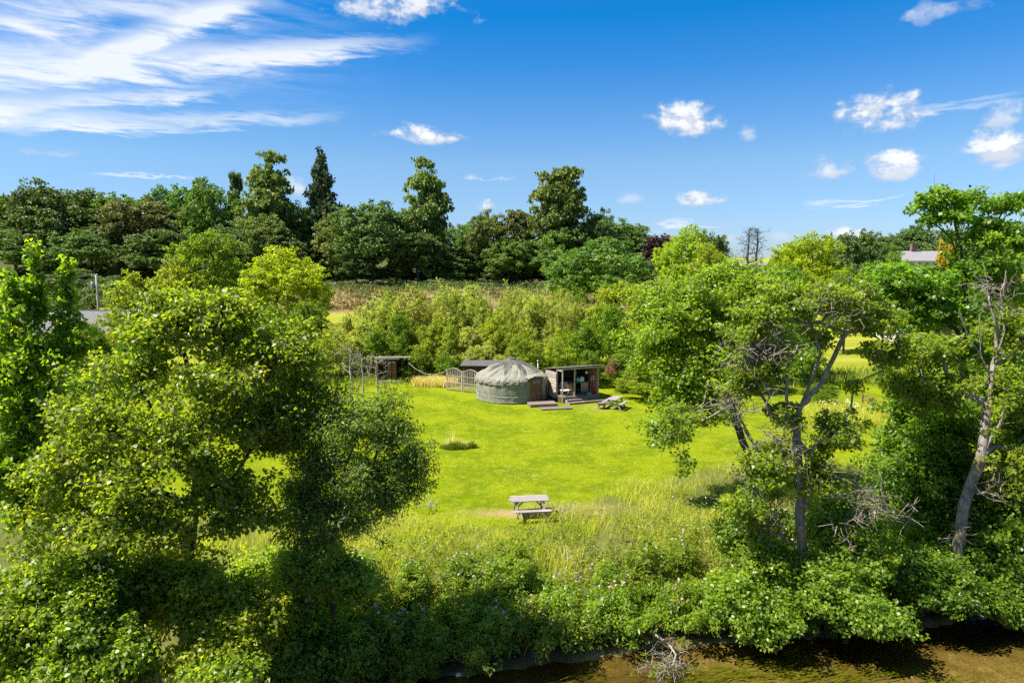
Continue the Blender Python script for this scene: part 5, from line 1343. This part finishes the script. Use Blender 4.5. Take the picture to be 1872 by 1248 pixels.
# farm building roof behind the poplar
def gabled(name, label, cat, c, rz, Lx, Wy, hw, hr, wallm, roofm, windows=(), chim=None, group=None, courses=0):
    t = thing(name, label, cat, c, rz, group)
    V = np.array([(-Lx/2, -Wy/2, 0), (Lx/2, -Wy/2, 0), (Lx/2, Wy/2, 0), (-Lx/2, Wy/2, 0), (-Lx/2, -Wy/2, hw), (Lx/2, -Wy/2, hw), (Lx/2, Wy/2, hw), (-Lx/2, Wy/2, hw), (-Lx/2, 0, hr), (Lx/2, 0, hr)], float)
    b = bmesh.new(); vs = [b.verts.new(v) for v in V]
    for f in ((0, 1, 5, 4), (1, 2, 6, 9, 5), (2, 3, 7, 6), (3, 0, 4, 8, 7)): b.faces.new([vs[i] for i in f])
    me = bpy.data.meshes.new('wall'); b.to_mesh(me); b.free(); link('wall', me, wallm, t)
    ov = .35; sl = math.hypot(Wy/2+ov, (hr-hw)*(1+ov/(Wy/2))); an = math.atan2(hr-hw, Wy/2)
    for s in (-1, 1):
        nc = courses or 8
        for i in range(nc):
            w = sl/nc; f = (i+.5)/nc; y = s*(Wy/2+ov)*(1-f); z = hr - (hr-hw)*(Wy/2+ov)*(1-f)/(Wy/2) + .06
            MB().box((Lx+.5, w*1.12, .05), (0, y, z), (s*-an*1.0 + s*-.03, 0, 0)).build('roof_course', roofm, t)
    MB().box((Lx+.5, .22, .12), (0, 0, hr+.10)).build('ridge', roofm, t)
    for (x, z, w, h) in windows:
        f = MB().box((w+.12, .06, h+.12), (x, -Wy/2-.02, z)).build('window', M_WHITE, t); MB().box((w, .03, h), (x, -Wy/2-.05, z)).build('pane', M_GLASS, f)
    if chim is not None:
        cc = MB().box((chim[3], 1.1, chim[4]), (chim[0], chim[1], chim[2])).build('chimney', M_BRICK, t)
        MB().box((chim[3]+.15, 1.25, .12), (chim[0], chim[1], chim[2]+chim[4]/2+.061)).build('chimney_cap', M_BRICK, cc)
        for sx in (-.25, .25): MB().lathe([(.13, 0), (.12, .35)], 10, (chim[0]+sx*chim[3], chim[1], chim[2]+chim[4]/2+.12)).build('chimney_pot', W_RED, cc)
    return t
M_GLASS = plain('window_glass', (0.06, 0.08, 0.10), 0.08, 0.8)
M_BRICK = plain('chimney_brick', (0.16, 0.10, 0.09), 0.9, .2, nz=.3)
M_STONE = plain('pale_stone', (0.45, 0.42, 0.37), 0.9, .2, nz=.2, sc=2)
M_SLATE = plain('weathered_slate', (0.24, 0.225, 0.22), 0.6, .4, nz=.2, sc=3)
M_SHEET = plain('farm_roof_sheet', (0.11, 0.105, 0.10), 0.7, .3, nz=.15, sc=2)
c = at(1655, 480, 225); hzv = hz(c[0], 225)
rt = at(1650, 459, 225)[2]-hzv; et = at(1650, 476, 225)[2]-hzv
gabled('country_house', 'far country house with a pale slate roof and a dark chimney at the right', 'house', (c[0]-.5, 225, hzv), R(8), 23, 11, et, rt, M_STONE, M_SLATE,
       [(-9+2.6*i, et-1.5, 1.1, 1.5) for i in range(8)] + [(-9+2.6*i, et-4.4, 1.1, 1.7) for i in range(8)], chim=(3.2, 0, rt+1.0, 2.0, 2.4))
c = at(1370, 484, 190); hzv = hz(c[0], 190)
gabled('cottage', 'tiny far white gabled cottage below the two bare trees', 'house', (c[0], 190, hzv), R(30), 9, 6, at(1370, 484, 190)[2]-hzv, at(1370, 476, 190)[2]-hzv, M_WHITE, M_SLATE, [(-2, 2.2, .9, 1.1), (1.5, 2.2, .9, 1.1)])
c = at(110, 590, 74); hzv = 0
gabled('farm_building', 'long grey-roofed farm building behind the poplar at the left', 'barn', (c[0], 74, 0), R(-7), 17, 7, at(110, 597, 74)[2], at(110, 566, 76)[2], M_STONE, M_SHEET, [(-6, 1.9, 1, 1), (-2, 1.9, 1, 1), (2, 1.9, 1, 1), (5.5, 1.9, 1, 1)])
c = at(1685, 590, 92); hzv = hz(c[0], 92)
gabled('field_barn', 'low grey-roofed barn beyond the right field', 'barn', (c[0], 92, hzv), R(5), 10, 5, at(1685, 596, 90)[2]-hzv, at(1685, 582, 92)[2]-hzv, M_STONE, M_SHEET, [(-2.5, 1.2, .9, .9), (2, 1.2, .9, .9)])
# boundary wall at the foot of the wood
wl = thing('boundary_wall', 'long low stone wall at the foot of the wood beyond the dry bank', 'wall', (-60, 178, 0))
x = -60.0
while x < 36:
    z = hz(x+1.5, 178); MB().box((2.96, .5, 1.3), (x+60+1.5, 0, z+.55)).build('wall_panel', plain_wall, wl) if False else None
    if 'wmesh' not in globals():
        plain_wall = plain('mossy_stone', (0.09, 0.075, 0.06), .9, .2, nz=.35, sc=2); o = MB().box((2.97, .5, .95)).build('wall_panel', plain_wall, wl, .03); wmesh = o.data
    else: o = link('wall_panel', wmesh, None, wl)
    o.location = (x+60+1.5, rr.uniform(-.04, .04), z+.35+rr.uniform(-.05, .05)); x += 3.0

# ================================================================== grasses, flowers, banks
def blades(rng, P, h, w, lean=.35, segs=2):
    n = len(P); h = (np.asarray(h)*rng.uniform(.6, 1.2, n))[:, None]; d = rng.normal(size=(n, 3))*lean; d[:, 2] = 0
    a = rng.uniform(0, 2*PI, n); s = np.stack([np.cos(a), np.sin(a), np.zeros(n)], -1)*w*.5*rng.uniform(.7, 1.3, (n, 1))
    z = np.array([0, 0, 1.0])
    M = P + (z*.62 + d*.35)*h; T = P + (z*.96 + d*1.0)*h
    V = np.stack([P-s, P+s, M-s*.8, M+s*.8, T-s*.12, T+s*.12], 1)
    F = (np.arange(n)[:, None, None]*6 + np.array([[0, 1, 3, 2], [2, 3, 5, 4]])[None]).reshape(-1, 4)
    return V.reshape(-1, 3), F
def scatter(rng, n, x0, x1, y0, y1, fn):
    x = rng.uniform(x0, x1, n); y = rng.uniform(y0, y1, n); k = rng.random(n) < fn(x, y)
    x, y = x[k], y[k]; return np.stack([x, y, height(x, y)-.02], -1)
def mead_w(x, y):
    d = y-river_edge(x); e = meadow_edge(x)+.7*fbm(x*.6, y*.6, seed=11)
    return sm(y, e+.9, e-.3)*sm(d, .2, 1.0)*np.clip(.75+.9*fbm(x*.7, y*.7, seed=21), .12, 1)
rng = np.random.default_rng(200)
P = scatter(rng, 125000, -17, 24, 18, 37, mead_w)
tall = np.clip(.36 + .22*fbm(P[:, 0]*.5, P[:, 1]*.5, seed=22), .15, .8)
V, F = blades(rng, P, tall, .018, .45)
var = np.repeat(np.clip(.42+.28*fbm(P[:, 0]*.8, P[:, 1]*.8, seed=23)+.22*rng.normal(size=len(P)), 0, 1), 2)
tag(link('meadow_grass', np_mesh('meadow_grass', V, F, True, var), L['grass']), 'long seeding meadow grass between the lawn and the river bank', 'grass', kind='stuff')
P = scatter(rng, 26000, -17, 26, 18, 39, lambda x, y: mead_w(x, y)*sm(fbm(x*.45, y*.45, seed=25), .05, .5))
V, F = blades(rng, P, .62, .018, .35)
tag(link('seeding_grass', np_mesh('seeding_grass', V, F, True, np.repeat(rng.random(len(P)), 2)), L['straw']), 'straw-coloured seed heads standing in the meadow grass', 'grass', kind='stuff')
# leafy weeds: broad leaves low on the bank (nettle, balsam, dock)
P = scatter(rng, 12000, -15, 24, 17, 33, lambda x, y: sm(y-river_edge(x), .05, .5)*sm(y-river_edge(x), 7.5, 3.0)*np.clip(.75+1.2*fbm(x*.6, y*.6, seed=27), 0, 1))
C = P + np.array([0, 0, .38]); Pl, O_, var = clump_leaves(rng, C, np.tile([0, 0, 1.0], (len(C), 1)), 13, .26, 1.3)
V, F = leaf_arrays(rng, Pl, O_, .12, .06, .5)
tag(link('bank_weeds', np_mesh('bank_weeds', V, F, True, var), L['bank']), 'leafy weeds covering the slope above the river', 'undergrowth', kind='stuff')
# rough ground cover along field edges
P = scatter(rng, 40000, -40, 50, 54, 68, lambda x, y: sm(y-.7*vnoise(x*.7, 1)-2.2*(x > -8)*(x < 10), 56.0, 57.5)*sm(y, 68, 62)*.8)
V, F = blades(rng, P, .6, .05, .3)
tag(link('rough_grass', np_mesh('rough_grass', V, F, True, np.repeat(rng.random(len(P)), 2)), L['tuft']), 'rough uncut grass along the foot of the hedge', 'grass', kind='stuff')
dg = ground_at(795, 706)
P = scatter(rng, 9000, dg[0]-2.6, dg[0]+1.9, dg[1]-1.5, dg[1]+3, lambda x, y: sm(np.hypot((x-dg[0])/2.2, (y-dg[1]-.4)/1.3), 1.05, .6))
V, F = blades(rng, P, .75, .035, .35)
tag(link('dry_grass', np_mesh('dry_grass', V, F, True, np.repeat(rng.random(len(P)), 2)), L['straw']), 'patch of dry straw-coloured grass left of the trellis', 'grass', kind='stuff')
P = scatter(rng, 14000, 16, 27, 41, 50, lambda x, y: sm(np.hypot((x-21.5)/4.5, (y-45.5)/3.4), 1.05, .6)*.9)
V, F = blades(rng, P, .7, .03, .35)
tag(link('field_edge_grass', np_mesh('field_edge_grass', V, F, True, np.repeat(rng.random(len(P))*.6+.4, 2)), L['grass']), 'tall yellow grass beside the post and rail fence', 'grass', kind='stuff')
# the dry bank beyond the far field
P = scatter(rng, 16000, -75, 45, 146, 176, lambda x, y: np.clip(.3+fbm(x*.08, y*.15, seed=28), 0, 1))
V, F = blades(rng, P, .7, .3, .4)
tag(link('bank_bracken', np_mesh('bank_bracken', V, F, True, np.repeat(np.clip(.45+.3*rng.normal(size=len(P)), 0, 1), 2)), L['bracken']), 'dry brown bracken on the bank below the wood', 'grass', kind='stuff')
P = scatter(rng, 5200, -75, 45, 160, 180, lambda x, y: sm(y, 160, 166)*np.clip(.6+fbm(x*.08, y*.15, seed=38), .1, 1))  # dark leaf clumps put in for the trees' shade on the upper bank
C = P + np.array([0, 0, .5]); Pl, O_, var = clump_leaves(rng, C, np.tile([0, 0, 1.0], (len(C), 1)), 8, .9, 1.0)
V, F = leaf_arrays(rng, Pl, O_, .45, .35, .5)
tag(link('shade_leaf_clumps', np_mesh('shade_leaf_clumps', V, F, True, var), L['oakd']), 'dark leaf clumps added as tree shade along the top of the dry bank below the wood', 'undergrowth', kind='stuff')
# lawn: fine uneven turf blades over the nearer lawn
P = scatter(rng, 60000, -14, 15, 25, 44, lambda x, y: sm(y, meadow_edge(x)-.4, meadow_edge(x)+.5)*np.clip(.55+.5*fbm(x*1.1, y*1.1, seed=29), .1, 1)*(1-.97*np.exp(-(((x-tb[0]-.2)/2.4)**2+((y-tb[1]-.35)/.5)**2)**1.5)))
V, F = blades(rng, P, .05, .028, .9)
tag(link('lawn_grass', np_mesh('lawn_grass', V, F, True, np.repeat(np.clip(.45+.4*fbm(P[:, 0]*.3, P[:, 1]*.5, seed=24)+.15*rng.normal(size=len(P)), 0, .85), 2)), leaf_mat('lawn_blade', (0.105, 0.155, 0.004), (0.285, 0.32, 0.010), None, trans=.35, spec=.1, rough=.7, big=.5)), 'short mown turf of the lawn', 'grass', kind='stuff')
# the uncut tuft in the middle of the lawn
tg = ground_at(838, 819)
t = thing('grass_tuft', 'uncut round tuft of long grass in the middle of the lawn', 'grass tuft', (tg[0], tg[1], 0))
def tuft_part(nm, mat, n, cx, cy, rx, ry, h, w, lean, vs):
    a = rng.uniform(0, 2*PI, n); r_ = np.sqrt(rng.random(n)); rj = r_*(1+.35*vnoise(a*1.6, cx*3, seed=61))
    P = np.stack([cx+rj*np.cos(a)*rx, cy+rj*np.sin(a)*ry, np.zeros(n)], -1)
    V, F = blades(rng, P, h*(1.15-r_*.75), w, lean); link(nm, np_mesh(nm, V, F, True, np.repeat(rng.random(n)*vs, 2)), mat, t)['kind'] = 'stuff'
tuft_part('green_blades', L['tuft'], 1900, -.15, -.05, .62, .38, .42, .03, .6, .6)
tuft_part('green_blades', L['tuft'], 700, .72, .12, .28, .2, .40, .028, .5, .5)
tuft_part('green_blades', L['tuft'], 500, -.75, .1, .3, .25, .26, .028, .6, .9)
tuft_part('seed_stalks', L['straw'], 260, -.35, .15, .55, .3, 1.0, .012, .25, 1)
tuft_part('seed_stalks', L['straw'], 420, .25, .1, .5, .25, .5, .016, .5, 1)

# balsam plants along the water, with pink flowers
M_PINK = plain('pink_petal', (0.62, 0.25, 0.40), .6); M_WFLOW = plain('white_umbel', (0.75, 0.75, 0.66), .7); M_LILAC = plain('lilac_petal', (0.26, 0.2, 0.42), .6)
def balsam_proto(seed):
    g = np.random.default_rng(seed)
    lob = np.array([[g.normal()*.28, g.normal()*.28, .55+g.normal()*.1, .32, .32, .36] for _ in range(6)])
    C, Cd = crown_points(g, lob, 120, 2.2, .4); P, O_, var = clump_leaves(g, C, Cd, 26, .15, .8)
    V, F = leaf_arrays(g, P, O_, .11, .045, .5, .3); cr = np_mesh('foliage', V, F, True, var)
    st = MB()
    me = np_mesh('stem', *skeleton(g, [[np.zeros(3), np.array([0, 0, .3])]], C[:30], .02, tip_r=.004, seglen=.15))
    fl = MB(); tops = C[np.argsort(-C[:, 2])[:9]]
    fb = bmesh.new()
    for c in tops[g.choice(9, 4, replace=False)]:
        bmesh.ops.create_icosphere(fb, subdivisions=1, radius=.035, matrix=Matrix.Translation((c[0], c[1], c[2]+.12)))
    fm = bpy.data.meshes.new('flower'); fb.to_mesh(fm); fb.free()
    return cr, me, fm
def bz(x):
    for lim, s in ((-2.5, 'under the dark ash'), (1.2, 'below the nearest picnic table'), (5, 'behind the dead branch in the river'), (10.5, 'around the foot of the straight grey trunk')):
        if x < lim: return s
    return 'beside the dark pool at the right'
BP = [balsam_proto(s) for s in (301, 302, 303, 304, 305)]
for me in (b for p in BP for b in p):
    me.materials.append(L['bank'] if me.name.startswith('foliage') else (BARK if me.name.startswith('stem') else M_PINK))
places = []
for i in range(95):
    x = rr.uniform(-6.5, 15.5); d = rr.choice([rr.uniform(.15, 1.2), rr.uniform(.8, 4.0)])
    if abs(x-4.5) < .75 and d < 1.5: continue
    places.append((x, float(river_edge(x))+d, d))
places.sort(key=lambda p: p[1]*.3+p[0])
for i, (x, y, d) in enumerate(places):
    cr_, st_, fl_ = BP[i % 5]
    t = thing('balsam_plant', ('pink-flowered balsam plant on the bank ' if i % 3 == 0 else 'leafy green balsam plant on the bank ') + bz(x), 'plant', (x, y, hz(x, y)-.03), rr.uniform(0, 6.28), 'balsam plants along the bank' if i % 3 else 'flowering balsam plants along the bank')
    s = rr.uniform(.9, 1.45); t.scale = (s*1.1, s*1.1, s*rr.uniform(.9, 1.15))
    link('foliage', cr_, None, t); link('stem', st_, None, t)['kind'] = 'stuff'
    if i % 3 == 0: link('flower', fl_, None, t)['kind'] = 'stuff'
# white umbels and lilac cranesbill in the long grass
def flower_patch(name, label, px, py, n, spread, mat, h, r):
    g = ground_at(px, py); g2 = rng.normal(size=(n, 2))*spread; b = bmesh.new(); s = bmesh.new()
    z0 = hz(g[0], g[1])
    for q in g2:
        zz = hz(g[0]+q[0], g[1]+q[1])-z0; hh = h*rng.uniform(.7, 1.2)
        for k in range(3): bmesh.ops.create_circle(b, cap_ends=True, segments=6, radius=r*rng.uniform(.5, 1), matrix=Matrix.Translation((q[0]+rng.normal()*r*.8, q[1]+rng.normal()*r*.8, zz+hh+rng.normal()*.02)) @ Euler((rng.normal()*.3, rng.normal()*.3, 0)).to_matrix().to_4x4())
        V, F = tube_arrays(np.array([(q[0], q[1], zz), (q[0]+.01, q[1], zz+hh)]), np.array([.008, .005]), 3)
        vs = [s.verts.new(v) for v in V]; [s.faces.new([vs[i] for i in f]) for f in F]
    t = thing(name, label, 'flowers', (g[0], g[1], z0)); 
    m1 = bpy.data.meshes.new('flower_heads'); b.to_mesh(m1); b.free(); m2 = bpy.data.meshes.new('stalks'); s.to_mesh(m2); s.free()
    link('flower_heads', m1, mat, t)['kind'] = 'stuff'; link('stalks', m2, L['tuft'], t)['kind'] = 'stuff'
for a_ in (('cow_parsley', 'white umbels of cow parsley beside the right field fence', 1545, 762, 40, .8, M_WFLOW, 1.0, .04), ('cow_parsley', 'white umbels of cow parsley in the meadow right of the nearest picnic table', 1290, 935, 7, .6, M_WFLOW, .7, .025),
           ('cranesbill_patch', 'lilac cranesbill flowers left of the nearest picnic table', 786, 936, 30, .35, M_LILAC, .4, .03), ('cranesbill_patch', 'lilac cranesbill flowers right of the nearest picnic table', 1030, 945, 22, .4, M_LILAC, .4, .03),
           ('cranesbill_patch', 'lilac cranesbill flowers low on the bank', 1055, 1040, 34, .35, M_LILAC, .45, .028), ('daisy_patch', 'clover and daisies in the lawn below the yurt', 955, 868, 70, .9, M_WFLOW, .05, .012), ('daisy_patch', 'clover and daisies in the lawn right of the tuft', 1080, 812, 40, 1.2, M_WFLOW, .05, .013)):
    flower_patch(*a_)

# dead branch lying in the river, stump at the left, stones
def dead_branch(label, base, tips, br, name='dead_branch', seed=1, n=26, rad=.8, mat=BARK_DEAD, cat='branch', leaves=None):
    g = np.random.default_rng(seed); base = np.array(base, float); t = thing(name, label, cat, tuple(base))
    P = [np.zeros(3)] + [np.array(q, float)-base for q in tips]
    link('limb', np_mesh('limb', *tube_arrays(np.array(P), np.linspace(br, br*.35, len(P)), 8)), mat, t)
    C = P[-1] + g.normal(size=(n, 3))*np.array([rad, rad*.6, rad*.3])
    link('twig', np_mesh('twig', *join(skeleton(g, [P], C, br*.6, tip_r=.008, wob=.22, seglen=.2), twigs(g, C, 4, .5, .010))), mat, t)
    if leaves is not None:
        C = C[:10]+np.array([-.3, -.1, 0]); Pl, O_, var = clump_leaves(g, C, np.tile([0, 0, 1.0], (len(C), 1)), 16, .14); V, F = leaf_arrays(g, Pl, O_, .08, .06)
        link('foliage', np_mesh('foliage', V, F, True, var), leaves, t)
b0 = ground_at(1195, 1158, -1.3)
dead_branch('bleached dead branch with bare twigs trailing in the river', b0, [ground_at(1222, 1176, -1.25), ground_at(1236, 1196, -1.3), ground_at(1230, 1214, -1.45)], .05, seed=5, n=34, rad=.5, leaves=L['bright'])
b0 = ground_at(1560, 1095, -.8)
dead_branch('bare stick poking out over the dark pool', at(1715, 1082, 21.3), [at(1760, 1100, 20.9), at(1790, 1112, 20.6)], .03, seed=6, n=5, rad=.12)
sb = at(268, 1222, 16.9); sz = hz(sb[0], 16.9)
t = thing('broken_stump', 'pale splintered tree stump among the shrubs in the lower left', 'stump', (sb[0], 16.9, sz))
zt = at(262, 1120, 16.9)[2]-sz
g = np.random.default_rng(9)
for (dx, ht, r0) in ((0, zt, .16), (.16, zt*.72, .13), (-.13, zt*.8, .1), (.28, zt*.55, .12)):
    P = np.array([(dx*.5, 0, 0), (dx*.8+.03, .02, ht*.4), (dx+.0, -.03, ht*.75), (dx-.06, .0, ht)])
    V, F = tube_arrays(P, np.array([r0*1.5, r0, r0*.6, r0*.06]), 12)
    V += .04*np.stack([fbm(V[:, 0]*6, V[:, 2]*2+5*k_, V[:, 1]*6, seed=50+k_) for k_ in range(3)], -1)
    link('splinter', np_mesh('splinter', V, F), BARK_DEAD, t)
def stone(px, py, r, z, label):
    g_ = ground_at(px, py, z); b = bmesh.new(); bmesh.ops.create_icosphere(b, subdivisions=3, radius=r)
    for v in b.verts: v.co *= 1+.22*float(vnoise(v.co.x*4/r*.3+px, v.co.y*4/r*.3, v.co.z*4/r*.3, seed=4)); v.co.z *= .55
    me = bpy.data.meshes.new('stone'); b.to_mesh(me); b.free(); [setattr(p, 'use_smooth', True) for p in me.polygons]
    tag(link('stone', me, M_STONE, None, tuple(g_)), label, 'stone')
stone(1168, 1172, .13, -1.66, 'flat grey stone at the water edge left of the dead branch')
stone(1182, 1176, .08, -1.66, 'small grey stone at the water edge beside the flat one')
stone(1160, 1166, .07, -1.6, 'small stone tucked under the bank left of the dead branch')
stone(838, 1232, .09, -1.7, 'small pale stone in the shaded river bend')
# trailing river weed
P = scatter(rng, 9000, -2, 24, 13, 22, lambda x, y: sm(river_edge(x)-y, .6, 1.4)*sm(fbm(x*.28, y*.7, seed=33), .05, .55)); P[:, 2] = -1.80
n = len(P); a_ = R(14)+rng.normal(size=n)*.12; D_ = np.stack([np.cos(a_), np.sin(a_), np.zeros(n)], -1); l_ = rng.uniform(.25, .7, (n, 1)); s_ = np.stack([-np.sin(a_), np.cos(a_), np.zeros(n)], -1)*.014
V = np.stack([P-s_, P+s_, P+D_*l_*.5+s_+[0, 0, .03], P+D_*l_*.5-s_+[0, 0, .03], P+D_*l_-s_*.2, P+D_*l_+s_*.2], 1).reshape(-1, 3)
F = (np.arange(n)[:, None, None]*6+np.array([[0, 1, 2, 3], [3, 2, 5, 4]])[None]).reshape(-1, 4)
tag(link('river_weed', np_mesh('river_weed', V, F, True, np.repeat(rng.random(n), 2)), L['weed']), 'green water weed streaming in the shallow river', 'water weed', kind='stuff')
for o in bpy.data.objects:
    if o.name.split('.')[0] == 'stem' and o.type == 'MESH': o['kind'] = 'stuff'
tot = sum(len(o.data.loops)-2*len(o.data.polygons) for o in bpy.data.objects if o.type == 'MESH'); uniq = sum(len(m.loops)-2*len(m.polygons) for m in bpy.data.meshes)
print('tris unique', uniq, 'incl. copies', tot)
